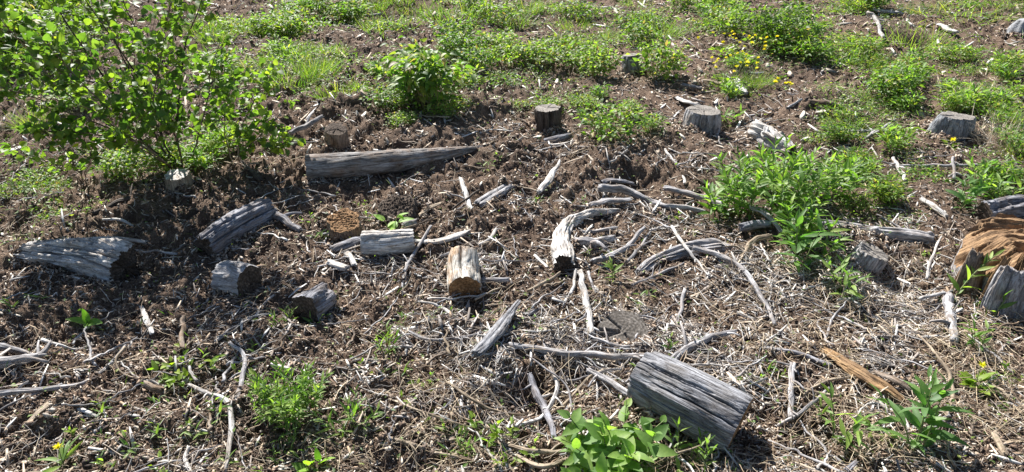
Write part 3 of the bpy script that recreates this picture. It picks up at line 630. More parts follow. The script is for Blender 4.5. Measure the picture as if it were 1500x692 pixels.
 ('wood_slab', 'wood piece', 'crumbling pale slab left of the yellow flowers', [(1030, 118), (1055, 122), (1068, 126)], [6, 8, 6], 'tan', {'flat_': .5, 'amp': .15}),
 ('wood_slab', 'wood piece', 'crumbling white slab under the yellow flowers', [(1078, 116), (1084, 126), (1091, 137)], [8, 11, 9], 'white', {'flat_': .5, 'amp': .2}),
 ('wood_slab', 'wood piece', 'broken pale flakes just behind the barrel-shaped stump', [(994, 142), (1008, 150), (1022, 152)], [8, 14, 7], 'white', {'flat_': .3, 'amp': .2}),
 ('wood_block', 'wood piece', 'tiny white chip among green weeds below the dark bush', [(1175, 82), (1190, 80)], [9, 8], 'white', {'flat_': .5}),
 ('wood_block', 'wood piece', 'pale blue-grey fragment right of the yellow flowers', [(1101, 107), (1118, 107)], [6, 7], 'blue', {'flat_': .5}),
 ('twig', 'twig', 'grey twig poking from the brown mound at the upper right', [(1152, 160), (1176, 145, .03)], [4, 3], 'grey', {}),
 ('fallen_branch', 'branch', 'dark brown branch in the brown mound at the upper right', [(1178, 148), (1210, 152), (1240, 158)], [6, 9, 5], 'brown', {}),
 ('stick', 'stick', 'long level grey stick left of the angular blue-grey block', [(1200, 198), (1250, 193), (1306, 191)], [4, 5, 4], 'grey', {}),
 ('stick', 'stick', 'tilted grey stick crossing the long level one left of the angular block', [(1268, 203), (1283, 193, .02), (1303, 182, .03)], [5, 5, 4], 'grey', {}),
 ('stick', 'stick', 'long thin level stick below the angular blue-grey block', [(1302, 244), (1375, 243), (1456, 242)], [4, 5, 4], 'grey', {}),
 ('stick', 'stick', 'short stick standing across the long thin level one', [(1396, 230, .03), (1398, 262)], [4, 5], 'grey', {}),
 ('stick', 'stick', 'grey slanting stick below the long thin level one', [(1350, 291), (1368, 304), (1388, 318)], [6, 8, 6], 'white', {}),
 ('stick', 'stick', 'pale slanting stick left of the long thin level one', [(1308, 232), (1318, 248), (1327, 264)], [5, 6, 5], 'white', {}),
 ('stick', 'stick', 'thin stick in the grass at the top, left of middle', [(533, 23), (557, 21)], [4, 4], 'grey', {}),
 ('stick', 'stick', 'pale stick at the top of the field, right of middle', [(881, 11), (898, 13), (905, 21)], [3, 4, 4], 'white', {}),
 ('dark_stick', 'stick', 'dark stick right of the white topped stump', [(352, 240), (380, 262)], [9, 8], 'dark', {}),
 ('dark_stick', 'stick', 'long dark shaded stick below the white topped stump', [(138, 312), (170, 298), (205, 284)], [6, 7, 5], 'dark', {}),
 ('short_branch', 'branch', 'dark branch touching the right end of the shaded blue-grey log', [(398, 314), (422, 326), (440, 338)], [13, 11, 8], 'blue', {}),
 ('branch', 'branch', 'thin pale branch lying behind the bleached left log', [(150, 322), (175, 322), (195, 330)], [3, 5, 3], 'white', {}),
 ('branch', 'branch', 'pale root arching out under the tall green weeds', [(1098, 304, .03), (1120, 312, .03), (1150, 345)], [6, 8, 5], 'white', {}),
 ('stick', 'stick', 'short white stick below the tallest weeds', [(1128, 345, .02), (1106, 352), (1086, 378)], [8, 8, 7], 'tan', {}),
 ('stick', 'stick', 'short pale stick above the long wavy branch', [(974, 220), (990, 240)], [4, 4], 'white', {}),
 ('stick', 'stick', 'second short pale stick above the long wavy branch, further right', [(997, 249), (1003, 270)], [4, 5], 'white', {}),
 ('wood_shard', 'wood piece', 'grey shard at the very bottom right of the sawn log shadow', [(1238, 690), (1255, 676, .02)], [10, 6], 'blue', {'flat_': .5}),
 ('stick', 'stick', 'grey stick running along the ground left of the lowest right weed', [(1140, 625), (1180, 600), (1216, 568)], [5, 6, 5], 'grey', {}),
 ('dry_stem', 'twig', 'long arching straw stem right of the orange splinter', [(1345, 490, .04), (1380, 530, .03), (1395, 570), (1388, 615)], [3, 5, 6, 5], 'tan', {}),
 ('stick', 'stick', 'short pale stub standing in dry grass at the lower right edge', [(1457, 635), (1474, 668)], [9, 10], 'tan', {}),
 ('stick', 'stick', 'twig lying across the slope left of the angular splinter tangle', [(1430, 655), (1500, 600)], [3, 3], 'tan', {}),
]
for k, (nm, cat, lab, pts, wpx, mat, kw) in enumerate(ST):
    rr = [max(w_*m_px(p[0], p[1])/2, .0016) for p, w_ in zip(pts, wpx)]
    path = [G(p[0], p[1], r*.8+.016+(p[2] if len(p) > 2 else 0)) for p, r in zip(pts, rr)]
    big = max(wpx) > 7
    nu = 50 if big else 26; nv = 26 if big else 9
    C = catmull(path, nu); L_ = np.linalg.norm(np.diff(C, axis=0), axis=1).sum()
    s = np.linspace(0, 1, nu)
    rmn = float(np.mean(rr))
    if len(pts) <= 3 or True:                      # natural wobble
        wob = rmn*(.9 if not big else .6)
        C[:, 0] += wob*gn(s*L_*14, s*0+k, 2); C[:, 2] += wob*.6*gn(s*L_*16, s*0+k, 3); C[:, 1] += wob*gn(s*L_*13, s*0+k, 4)
    rad = np.interp(s, np.linspace(0, 1, len(rr)), rr)
    a = dict(amp=.07 if big else .03, organic=.14, ragged=(rmn*.8, rmn*1.1)); a.update(kw)
    V, F, g, _ = wood_surface(C, rad, nv, seed=200+k, **a)
    base = Vector((float(C[:, 0].mean()), float(C[:, 1].mean()), float(Hs(C[:, 0].mean(), C[:, 1].mean()))))
    o = link(nm, mk_mesh(nm, V-np.array(base), F, M[mat], grain=g), None, base)
    tag(o, lab, cat)
    if L_ > .2 and a.get('flat_', 1) == 1:
        for q in range(random.randint(1, 3)):
            i0 = random.randint(5, nu-5); p0 = C[i0]-np.array(base); tg = C[i0+2]-C[i0-2]; tg /= np.linalg.norm(tg)
            an = random.choice((-1, 1))*random.uniform(.5, 1.1); sd_ = np.cross(tg, [0, 0, 1.0]); d_ = tg*math.cos(an)+sd_*math.sin(an)+np.array([0, 0, random.uniform(-.05, .45)])
            l_ = random.uniform(2.5, 9)*rad[i0]; q2 = p0+d_*l_; q1 = p0+d_*l_*.5+np.array([0, 0, .1*l_])
            Cs = catmull([p0, q1, q2], 8); Vs, Fs, gs, _ = wood_surface(Cs, np.linspace(rad[i0]*.5, rad[i0]*.28, 8), 7, seed=k*7+q, organic=.1, amp=.03)
            link('side_twig', mk_mesh('side_twig', Vs, Fs, M[mat], grain=gs), o)

# ------------------------------------------------------------------ where-is-it phrases
LM = [(1015, 585, 'the big sawn log section'), (100, 385, 'the bleached left log'), (345, 335, 'the shaded blue-grey log'), (345, 407, 'the short silvery log piece'),
      (462, 443, 'the stubby dark-ended chunk'), (570, 238, 'the long tapering log'), (494, 200, 'the blackish round stump'), (505, 327, 'the rusty brown stump'),
      (568, 355, 'the short pale grey log'), (680, 403, 'the whitish centre log'), (830, 345, 'the hooked driftwood'), (858, 445, 'the white peeled poles'),
      (910, 485, 'the flush dark stump'), (725, 485, 'the splintered plank'), (804, 182, 'the charcoal grey stump'), (1026, 175, 'the barrel-shaped stump'),
      (1132, 205, 'the white bleached log'), (1386, 185, 'the angular blue-grey block'), (1266, 370, 'the half-hidden small stump'), (925, 95, 'the far blue-grey stump'),
      (264, 265, 'the white topped stump'), (1450, 390, 'the large split stump'), (1265, 550, 'the orange splinter'), (1020, 365, 'the grey root fan'),
      (1290, 340, 'the thick grey fallen limb'), (805, 262, 'the upright splinter'), (1130, 65, 'the large dark bush'), (640, 120, 'the tall yellow-green bush'),
      (900, 175, 'the round leafy bush'), (430, 575, 'the feathery green clump'), (905, 640, 'the broad-leaved plant'), (130, 470, 'the lone bright seedling'),
      (180, 130, 'the leafy sapling'), (800, 605, 'the dry twig tangle'), (1085, 105, 'the yellow flowers'), (1388, 42, 'the bright white offcut'), (1130, 260, 'the tall lance-leaved weeds'),
      (1285, 40, 'the far white sticks'), (280, 530, 'the jagged green weeds'), (40, 525, 'the twisted left-edge root'), (565, 505, 'the reddish-tipped weed'), (340, 630, 'the pale forked branch'),
      (1345, 640, 'the lowest right weed'), (905, 15, 'the pale stick at the top of the field'), (545, 22, 'the thin stick at the top left')]
_used = {}
def where(px, py, skip=()):
    c = sorted((math.hypot(px-a, (py-b)*1.6), a, b, t) for a, b, t in LM if t not in skip)
    d, a, b, t = c[0]; dx, dy = px-a, (py-b)*1.6
    dist = 'just ' if d < 60 else ('well ' if d > 150 else '')
    if abs(dx) > 2.4*abs(dy): w_ = 'left of' if dx < 0 else 'right of'
    elif abs(dy) > 2.4*abs(dx): w_ = 'behind' if dy < 0 else 'in front of'
    else: w_ = ('behind and ' if dy < 0 else 'in front and ')+('left of' if dx < 0 else 'right of')
    return dist+w_+' '+t, c[1][3]
def auto_label(stem, px, py, extra=''):
    c = sorted((math.hypot(px-a, (py-b)*1.6), a, b, t) for a, b, t in LM)
    w_, second = where(px, py)
    def rel(k):
        _, a, b, t = c[k]; dx, dy = px-a, (py-b)*1.6
        return ('left of ' if dx < 0 else 'right of ')+t if abs(dx) > abs(dy) else ('beyond ' if dy < 0 else 'nearer than ')+t
    cand = [f'{stem} {w_}', f'{stem} {rel(0)}, {rel(1)}', f'{stem} {rel(0)}, near {c[1][3]}', f'{stem} {rel(1)}, {rel(2)}', f'{stem} between {c[0][3]} and {c[1][3]}', f'{stem} {rel(0)} and {rel(2)}', f'{stem} between {c[0][3]} and {c[2][3]}', f'{stem} {rel(2)}', f'{stem} {rel(1)}', f'{stem} {rel(2)} and {rel(3)}', f'{stem} {rel(3)}']
    cand = [q for q in cand if len(q.split()) <= 16] or [f'{stem} {rel(0)}']
    for q in cand:
        if q not in _used: _used[q] = 1; return q
    return cand[0]
def to_px(x, y, z):
    dz = z-CAM_H; dep = y*cp-dz*sp_; v = y*sp_+dz*cp
    return 750+FPX*x/dep, 346-FPX*v/dep, dep

# ------------------------------------------------------------------ vectorised small debris
def tubes(C, rad, ns=3):
    """C (N,K,3), rad (N,K): open tubes with ns sides"""
    N_, K, _ = C.shape
    T = np.gradient(C, axis=1); T /= np.linalg.norm(T, axis=2, keepdims=True)+1e-9
    up = np.array([0, 0, 1.0]); S = np.cross(T, up+0*T); S /= np.linalg.norm(S, axis=2, keepdims=True)+1e-6; Nn = np.cross(S, T)
    a = np.linspace(0, 2*math.pi, ns, endpoint=False)
    V = C[:, :, None, :]+S[:, :, None, :]*(rad[:, :, None]*np.cos(a))[..., None]+Nn[:, :, None, :]*(rad[:, :, None]*np.sin(a))[..., None]
    base = (np.arange(N_)*K*ns)[:, None, None]+(np.arange(K-1)*ns)[None, :, None]
    i = base+np.arange(ns); j = base+(np.arange(ns)+1) % ns
    F = np.stack([i, j, j+ns, i+ns], -1).reshape(-1, 4)
    return V.reshape(-1, 3), F
def scatter_px(n, x0=-380, x1=1880, y0=-25, y1=800, wfun=None):
    n = int(n*1.18); xs, ys = [], []; tot = 0
    while tot < n:
        m = int((n-tot)*1.6)+50
        px = x0+(x1-x0)*rng.random(m); py = y0+(y1-y0)*rng.random(m)
        if wfun is not None:
            k = rng.random(m) < wfun(px, py); px, py = px[k], py[k]
        xs.append(px); ys.append(py); tot += len(px)
    px = np.concatenate(xs)[:n]; py = np.concatenate(ys)[:n]
    x, y = flat(px, py)
    for (kx, ky, kr) in KEEP:
        ins = (x-kx)**2+(y-ky)**2 < kr*kr
        if ins.any():
            x = np.where(ins, x+(2.2*kr)*np.sign(x-kx+1e-9), x)
    return x, y, px, py
def pick(cols, n, jit=.2):
    c = np.array(cols, float)[rng.integers(0, len(cols), n)]
    return c*(1+jit*(rng.random((n, 1))*2-1))
def slope_frame(x, y):
    e = .012
    nx = -(H(x+e, y)-H(x-e, y))/(2*e); ny = -(H(x, y+e)-H(x, y-e))/(2*e)
    n = np.stack([nx, ny, np.ones_like(nx)], -1); return n/np.linalg.norm(n, axis=1, keepdims=True)
DIRT = [(.09, .062, .047), (.17, .12, .088), (.26, .19, .14), (.36, .275, .205), (.46, .375, .29), (.05, .035, .028), (.21, .148, .108), (.30, .215, .155), (.58, .51, .43), (.31, .28, .255), (.13, .095, .075), (.40, .35, .30)]
def chips(n, name, label, lmin, lmax, cols, tilt=.45, asp=(.12, .45), wfun=None, at=None):
    if at is None: x, y, px, py = scatter_px(n, wfun=wfun); zo = 0
    else: x, y, zo = at
    n = len(x)
    far = np.clip(y/4, .8, 2.2)
    Ln = (lmin+(lmax-lmin)*rng.random(n)**2)*far; W = Ln*(asp[0]+(asp[1]-asp[0])*rng.random(n)); Tk = np.minimum(W*.35, .004)
    n_ = slope_frame(x, y)+tilt*rng.normal(size=(n, 3)); n_ /= np.linalg.norm(n_, axis=1, keepdims=True)
    d = rng.normal(size=(n, 3)); d -= n_*np.sum(d*n_, 1, keepdims=True); d /= np.linalg.norm(d, axis=1, keepdims=True)
    s = np.cross(n_, d)
    P = np.stack([x, y, H(x, y)+zo+.35*Tk+.12*W*rng.random(n)+.002], -1)
    # a bent wedge: 3 cross-sections x (left, right) top + keel below = triangular section
    b = (rng.random(n)-.5)*.35
    V = np.zeros((n, 9, 3))
    for k, (t, wv) in enumerate(((-.5, .55), (.05, 1.0), (.5, .35))):
        cc = P+d*(t*Ln)[:, None]+n_*(b*Ln*(.25-t*t))[:, None]
        wk = (wv*W*(.8+.4*rng.random(n))*.5)[:, None]
        V[:, k*3] = cc-s*wk+n_*(Tk*.5)[:, None]; V[:, k*3+1] = cc+s*wk+n_*(Tk*.5*rng.random(n))[:, None]; V[:, k*3+2] = cc-n_*(Tk)[:, None]
    b0 = np.arange(n)[:, None]*9
    q = []
    for k in (0, 3):
        for (i, j) in ((0, 1), (1, 2), (2, 0)):
            q.append(b0+np.array([k+i, k+j, k+j+3, k+i+3])[None])
    F4 = np.concatenate(q); F3 = np.concatenate([b0+np.array([0, 2, 1])[None], b0+np.array([6, 7, 8])[None]])
    c = np.repeat(pick(cols, n, .3), 9, 0)
    o = link(name, mk_mesh(name, V.reshape(-1, 3), [F4, F3], M['litter'], cols=c, smooth=False))
    tag(o, label, 'litter', kind='stuff')
chips(105000, 'mulch_chips', 'fine brown bark and mulch chips covering the dirt', .007, .032, DIRT, .65, (.15, .6))
chips(13000, 'wood_chips', 'larger tan and grey wood chips scattered over the dirt', .018, .06, [(.42, .33, .24), (.3, .22, .15), (.5, .45, .38), (.34, .32, .3), (.6, .56, .5), (.2, .14, .1)], .3, (.12, .3))
def fibres(n, name, label, lmin, lmax, r, cols, lift=.01, bend=.3, wfun=None, K=4, ns=3, mat='straw', arch=0.0):
    x, y, px, py = scatter_px(n, wfun=wfun); n = len(x)
    far = np.clip(y/4.2, .8, 2.0)
    Ln = (lmin+(lmax-lmin)*rng.random(n)**1.8)*np.clip(far, .8, 1.4)
    a = rng.random(n)*math.pi*2; k = (rng.random(n)-.5)*2*bend
    C = np.zeros((n, K, 3)); t = np.linspace(-.5, .5, K)
    cx, cy = x.copy(), y.copy(); pts = []
    for i in range(K):
        ang = a+k*t[i]*3; C[:, i, 0] = x+np.cos(a)*t[i]*Ln-np.sin(a)*k*Ln*(t[i]**2); C[:, i, 1] = y+np.sin(a)*t[i]*Ln+np.cos(a)*k*Ln*(t[i]**2)
        C[:, i, 2] = Hs(C[:, i, 0], C[:, i, 1])+.55*Hd(C[:, i, 0], C[:, i, 1])
    up = rng.random(n)*lift; tl = (rng.random(n)-.5)*.45*Ln
    for i in range(K):
        C[:, i, 2] += up+tl*t[i]*1.0+.006+arch*Ln*(.25-t[i]**2)
    rad = (r*(.6+.9*rng.random(n))*far)[:, None]*np.interp(t, [-.5, 0, .5], [.8, 1, .5])[None, :]
    V, F = tubes(C, rad, ns)
    c = np.repeat(pick(cols, n, .3), K*ns, 0)
    o = link(name, mk_mesh(name, V, F, M[mat], cols=c)); tag(o, label, 'litter', kind='stuff')
STRAW = [(.46, .36, .24), (.36, .27, .18), (.58, .48, .34), (.34, .25, .16), (.24, .17, .12), (.50, .42, .31)]
GREYS = [(.42, .40, .38), (.52, .51, .50), (.30, .27, .25), (.60, .58, .55), (.22, .19, .17), (.45, .37, .29)]
FIB = [(.30, .21, .145), (.2, .135, .095), (.4, .31, .225), (.14, .095, .068), (.46, .39, .31), (.26, .2, .155), (.1, .068, .05)]
fibres(26000, 'bark_fibres', 'short brown bark fibres and needles strewn over the dirt', .012, .055, .0011, FIB, .012, .5)
def wtwig(px, py):
    x_, y_ = flat(px, py)
    return np.clip(.25+1.3*fbm(x_*2.3, y_*2.3, 71, 3), .06, 1.0)*np.clip(.09+.9*np.exp(-((px-900)/330)**2-((py-430)/170)**2)+.6*np.exp(-((px-1300)/260)**2-((py-520)/150)**2)+.6*np.exp(-((px-700)/160)**2-((py-620)/80)**2), 0, 1)
fibres(4300, 'fine_twigs', 'fine grey dead twigs strewn over the dirt', .04, .17, .0017, [(.36, .33, .3), (.48, .46, .44), (.25, .21, .18), (.4, .33, .26), (.16, .12, .1)], .028, .16, wfun=wtwig, K=6, ns=4)
def wstraw(px, py):
    x_, y_ = flat(px, py)
    return np.clip(.35+1.4*fbm(x_*2.6, y_*2.6, 75, 3), .05, 1.0)*np.clip(.10+1.0*np.exp(-((px-1350)/230)**2-((py-560)/130)**2)+.6*np.exp(-((px-690)/190)**2-((py-620)/75)**2)+.55*np.exp(-((px-960)/190)**2-((py-450)/70)**2)+.5*np.exp(-((px-1300)/150)**2-((py-440)/60)**2)
                   +.5*np.exp(-((px-1180)/150)**2-((py-140)/40)**2)+.5*np.exp(-((px-1450)/80)**2-((py-215)/40)**2)+.3*np.exp(-((px-850)/120)**2-((py-230)/50)**2), 0, 1)
fibres(4300, 'dead_grass', 'thin straw-coloured dead grass lying in tangles', .05, .19, .0011, STRAW, .035, .28, wfun=wstraw, K=6, arch=.10)

chips(8000, 'grey_splinters', 'thin grey wood splinters broken up over the dirt', .03, .15, GREYS, .22, (.06, .13), wfun=wtwig)
chips(1500, 'pale_wood_scraps', 'pale wood scraps scattered through the far weeds', .03, .10, [(.5, .46, .4), (.62, .6, .57), (.38, .33, .27), (.3, .25, .2)], .2, (.1, .4), wfun=lambda px, py: 1.0*(py < 240))
def clods(n):
    x, y, px, py = scatter_px(n); n = len(x)
    k = (fbm(x*1.9, y*1.9, 81, 3) > -.15) & (rng.random(n) < np.clip(1.15-(x+.6)/2.4, .35, 1)); x, y = x[k], y[k]; n = len(x)
    base = np.array([(1, 0, 0), (-1, 0, 0), (0, 1, 0), (0, -1, 0), (0, 0, 1), (0, 0, -1), (.6, .6, .6), (-.6, .6, .6), (.6, -.6, .6), (-.6, -.6, .6)], float)
    F = np.array([(4, 6, 7), (4, 8, 6), (4, 9, 8), (4, 7, 9), (0, 6, 8), (2, 7, 6), (1, 9, 7), (3, 8, 9), (0, 2, 6), (2, 1, 7), (1, 3, 9), (3, 0, 8), (5, 2, 0), (5, 1, 2), (5, 3, 1), (5, 0, 3)])
    r = (.003+.009*rng.random(n)**2)*np.clip(y/3.6, .9, 2)
    V = base[None]*(r[:, None, None])*(.65+.7*rng.random((n, 10, 1)))*np.array([1, 1, .75])+rng.normal(size=(n, 10, 3))*r[:, None, None]*.13
    a = rng.random(n)*6.28; c, s_ = np.cos(a), np.sin(a)
    V = np.stack([V[..., 0]*c[:, None]-V[..., 1]*s_[:, None], V[..., 0]*s_[:, None]+V[..., 1]*c[:, None], V[..., 2]], -1)
    V += np.stack([x, y, H(x, y)+r*.25], -1)[:, None]
    FF = (np.arange(n)*10)[:, None, None]+F[None]
    cc = np.repeat(pick([(.09, .065, .052), (.14, .103, .08), (.18, .135, .107), (.05, .036, .03), (.23, .175, .14)], n, .25), 10, 0)
    tag(link('soil_crumbs', mk_mesh('soil_crumbs', V.reshape(-1, 3), FF.reshape(-1, 3), M['litter'], cols=cc, smooth=False)), 'brown crumbs and clods of soil and rotten wood', 'soil', kind='stuff')
clods(22000)
def banked():
    X, Y, Z = [], [], []
    for C, rad in LOGS:
        rm = float(rad.mean()); d = C[-1]-C[0]; hz = math.hypot(d[0], d[1])
        if hz > 1.2*abs(d[2]):                               # a lying log: a bank along both sides
            L_ = hz; n = int(1500*L_*2); t = rng.random(n)*1.06-.03; sg = np.where(rng.random(n) < .62, -1, 1)
            nx, ny = -d[1]/hz, d[0]/hz
            if ny < 0: nx, ny = -nx, -ny
            k = np.clip((t*(len(C)-1)).astype(int), 0, len(C)-1); u = rng.random(n)**1.4
            off = rad[k]*(.80+u*.75); X.append(C[0][0]+d[0]*t+nx*sg*off); Y.append(C[0][1]+d[1]*t+ny*sg*off); Z.append(rad[k]*.34*(1-u)*(.4+.6*rng.random(n))*(.6+.5*np.sin(t*17+rm*90)))
        else:
            n = int(2*math.pi*rm*1500); a = rng.random(n)*6.28; u = rng.random(n)**1.4; off = rad[0]*(.95+u*.55)
            X.append(C[0][0]+np.cos(a)*off); Y.append(C[0][1]+np.sin(a)*off); Z.append(.03*(1-u)*(.5+.5*np.sin(a*3+rm*70)))
    X, Y, Z = map(np.concatenate, (X, Y, Z))
    chips(len(X), 'banked_litter', 'chips and bark crumbs banked against the logs and stumps', .008, .034, DIRT, .7, (.15, .6), at=(X, Y, Z))
banked()
# individually placed loose twigs ------------------------------------------
def loose_twigs(n):
    k = 0
    while k < n:
        px, py = random.uniform(10, 1490), random.uniform(150, 688)
        if random.random() > float(wtwig(px, py))*.9+.12: continue
        p = G(px, py, 0); Ln = random.uniform(.09, .30); a = random.uniform(0, math.pi); r = random.uniform(.0022, .0056)
        m = 14; t = np.linspace(-.5, .5, m); bend = random.uniform(-.12, .12)
        x = p.x+np.cos(a)*t*Ln-np.sin(a)*bend*Ln*t*t*2+.012*gn(t*6, t*0+k, 41); y = p.y+np.sin(a)*t*Ln+np.cos(a)*bend*Ln*t*t*2+.012*gn(t*6, t*0+k, 42)
        z = Hs(x, y); z = z*.3+z.mean()*.7+.5*Hd(x, y).mean()+random.uniform(.012, .03)+t*Ln*random.uniform(-.12, .12)+.006*gn(t*7, t*0+k, 43)
        C = np.stack([x, y, z], -1); rad = r*np.interp(t, [-.5, .5], [1.1, .5])
        V, F, g, _ = wood_surface(C, rad, 7, seed=500+k, organic=.2, amp=.03)
        base = Vector((p.x, p.y, float(z.mean())))
        mat, word = random.choice([('grey', 'grey'), ('grey', 'grey'), ('white', 'bleached'), ('tan', 'tan'), ('brown', 'brown')])
        size = 'long' if Ln > .2 else ('short' if Ln < .12 else 'slim')
        o = link('loose_twig', mk_mesh('loose_twig', V-np.array(base), F, M[mat], grain=g), None, base)
        tag(o, auto_label(f'{size} {word} loose twig', px, py), 'twig', 'loose twigs lying in the litter'); k += 1
loose_twigs(290)

# ------------------------------------------------------------------ leaves and plants
def leaf_template(kind, fine=True):
    prof = {'lance': ([0, .12, .35, .62, .85, 1], [.12, .62, 1, .8, .38, .02]),
            'ovate': ([0, .10, .30, .58, .84, 1], [.08, .72, 1, .84, .42, .02]),
            'round': ([0, .08, .28, .55, .82, 1], [.10, .80, 1.05, .98, .55, .03]),
            'blade': ([0, .3, .6, .85, 1], [.7, 1, .8, .45, .02])}[kind]
    t, wv = prof
    if not fine: t, wv = [0, .38, 1], [.12, 1, .03]
    V = []; 
    for a, b in zip(t, wv): V += [(a, -b*.5, .16*b), (a, 0, 0), (a, b*.5, .16*b)]
    n = len(t); F = []
    for k in range(n-1): F += [(k*3, k*3+1, k*3+4, k*3+3), (k*3+1, k*3+2, k*3+5, k*3+4)]
    return np.array(V, float), np.array(F)
def leaf_batch(P, D, L_, W, tmpl, droop=.25, roll=.5, cols=None, colvary=.25):
    P = np.asarray(P); n = len(P); D = D/np.linalg.norm(D, axis=1, keepdims=True)
    up = np.array([0, 0, 1.0])+roll*rng.normal(size=(n, 3))
    S = np.cross(D, up); S /= np.linalg.norm(S, axis=1, keepdims=True)+1e-6; N_ = np.cross(S, D)
    TV, TF = tmpl; x, y, z = TV[:, 0], TV[:, 1], TV[:, 2]
    dr = droop*(.5+rng.random(n))
    V = P[:, None]+D[:, None]*(x[None, :]*L_[:, None])[..., None]+S[:, None]*(y[None, :]*W[:, None])[..., None]+N_[:, None]*(z[None, :]*W[:, None]-(dr*L_)[:, None]*x[None, :]**2)[..., None]
    F = (np.arange(n)*len(TV))[:, None, None]+TF[None]
    c = None
    if cols is not None: c = np.repeat(pick(cols, n, colvary), len(TV), 0)
    return V.reshape(-1, 3), F.reshape(-1, TF.shape[1]), c
GREEN = [(.09, .17, .035), (.13, .215, .045), (.06, .125, .03), (.16, .24, .055)]
YGREEN = [(.17, .24, .045), (.13, .21, .04), (.24, .28, .06), (.10, .18, .035)]
DGREEN = [(.08, .14, .03), (.12, .18, .035), (.065, .11, .027), (.16, .22, .04)]
BGREEN = [(.15, .26, .06), (.11, .21, .05), (.20, .31, .075)]
MIXG = GREEN*2+YGREEN*3+[(.30, .26, .10), (.22, .15, .08)]
MIXY = YGREEN*3+GREEN*2+[(.34, .32, .09), (.28, .2, .1)]
# one shared mesh per leaf kind: unit length along x
def leaf_meshes(kind, ratio, cols, droops=(.1, .3, .5), name='leaf'):
    out = []
    for d in droops:
        for c in cols:
            V, F = leaf_template(kind)
            V = V.copy(); V[:, 1] *= ratio; V[:, 2] *= ratio; V[:, 2] -= d*V[:, 0]**2
            out.append(mk_mesh(name, V, F, M['leaf'], cols=np.repeat([c], len(V), 0)))
    return out
FGREEN = [(.12, .22, .045), (.17, .27, .06), (.09, .17, .04), (.21, .30, .07)]
LEAF = {'lance': leaf_meshes('lance', .25, FGREEN), 'broad': leaf_meshes('ovate', .62, BGREEN), 'round': leaf_meshes('round', .85, [(.12, .19, .035), (.18, .25, .04), (.08, .145, .03), (.13, .20, .045)], (.05, .25)),
        'yround': leaf_meshes('round', .9, [(.40, .42, .03)], (.1,)), 'bigl': leaf_meshes('lance', .27, [(.11, .21, .055), (.08, .17, .045)], (.2, .45)), 'seed': leaf_meshes('ovate', .5, [(.17, .32, .04)], (.1, .25)),
        'yl': leaf_meshes('ovate', .5, [(.2, .28, .03), (.16, .26, .03)], (.1, .25)), 'narrow': leaf_meshes('lance', .17, FGREEN)}
def place_leaf(parent, kind, p, d, L_, roll=.4):
    d = Vector(d).normalized(); up = Vector((random.gauss(0, roll), random.gauss(0, roll), 1))
    s = d.cross(up)
    if s.length < 1e-3: s = Vector((1, 0, 0))
    s.normalize(); n = s.cross(d)
    o = bpy.data.objects.new('leaf', random.choice(LEAF[kind])); col.objects.link(o); o.parent = parent
    o.matrix_local = Matrix.Translation(p) @ Matrix(((d.x, -s.x, n.x), (d.y, -s.y, n.y), (d.z, -s.z, n.z))).to_4x4() @ Matrix.Scale(L_, 4)
    return o
def stem_mesh(pts, r0, r1, colr=(.16, .2, .07), ns=5, n=8):
    C = catmull(pts, n)[None]; rad = np.linspace(r0, r1, n)[None]
    V, F = tubes(C, rad, ns); return mk_mesh('stem', V, F, M['stem'], cols=np.repeat([colr], len(V), 0))
def herb(label, cat, loc, h, nst, leaf, L_, spacing, spread=.25, lean=(0, 0), up=.45, name='weed', separate=True, colr=(.16, .2, .07), maxl=260, start=.12, group=None, stem_r=.0022, taperleaf=.6, base_r=.02, jit=.35):
    """upright leafy stems; leaves spiral up each stem, every leaf a part"""
    root = thing(name, label, cat, loc, group); cnt = 0
    PB, DB, LB = [], [], []
    for s in range(nst):
        a = random.uniform(0, 2*math.pi); q = math.sqrt(random.random())*spread if nst > 1 else 0
        hh = h*random.uniform(.7, 1.05)*(1-.35*q/max(spread, .01)*.6)
        bx, by = math.cos(a)*base_r*random.random(), math.sin(a)*base_r*random.random()
        top = Vector((bx+math.cos(a)*q*h+lean[0]*h, by+math.sin(a)*q*h+lean[1]*h, hh))
        midp = Vector((bx+(top.x-bx)*.4, by+(top.y-by)*.4, hh*.55))
        pts = [Vector((bx, by, -.02)), midp, top]
        link('stem', stem_mesh(pts, stem_r, stem_r*.45, colr), root)
        C = catmull(pts, 60); k = 0; t = start; ph = random.random()*6
        while t < 1.0:
            p = C[min(59, int(t*59))]; tng = C[min(59, int(t*59)+1)]-C[max(0, int(t*59)-1)]; tng = Vector(tng).normalized()
            ph += 2.4+random.gauss(0, .2)
            ux = up+(1.2*(t**3)); d = Vector((math.cos(ph), math.sin(ph), 0))+tng*ux+Vector((random.gauss(0, jit), random.gauss(0, jit), random.gauss(0, jit)))*.4
            ll = L_*random.uniform(.75, 1.1)*(1-taperleaf*t**3)*(min(1, .5+t*1.6))
            if separate and cnt < maxl: place_leaf(root, leaf, p, d, ll); cnt += 1
            else: PB.append(p); DB.append(tuple(d)); LB.append(ll)
            t += spacing/hh
    if PB:
        kind, ratio, cols = {'lance': ('lance', .20, GREEN), 'narrow': ('lance', .14, GREEN), 'broad': ('ovate', .6, BGREEN), 'yl': ('ovate', .5, YGREEN), 'bigl': ('lance', .27, GREEN), 'round': ('round', .8, GREEN)}[leaf]
        LB = np.array(LB); V, F, c = leaf_batch(np.array(PB), np.array(DB), LB, LB*ratio, leaf_template(kind, False), cols=cols)
        tag(link('foliage', mk_mesh('foliage', V, F, M['leaf'], cols=c), root), kind='stuff')
    return root
def put(o, px, py, rz=None, s=1.0):
    p = G(px, py, 0); o.location = (p.x, p.y, float(Hs(p.x, p.y))-.004)
    o.rotation_euler.z = random.uniform(0, 6.28) if rz is None else rz; o.scale = (s, s, s); return o
Z0 = (0, 0, 0)
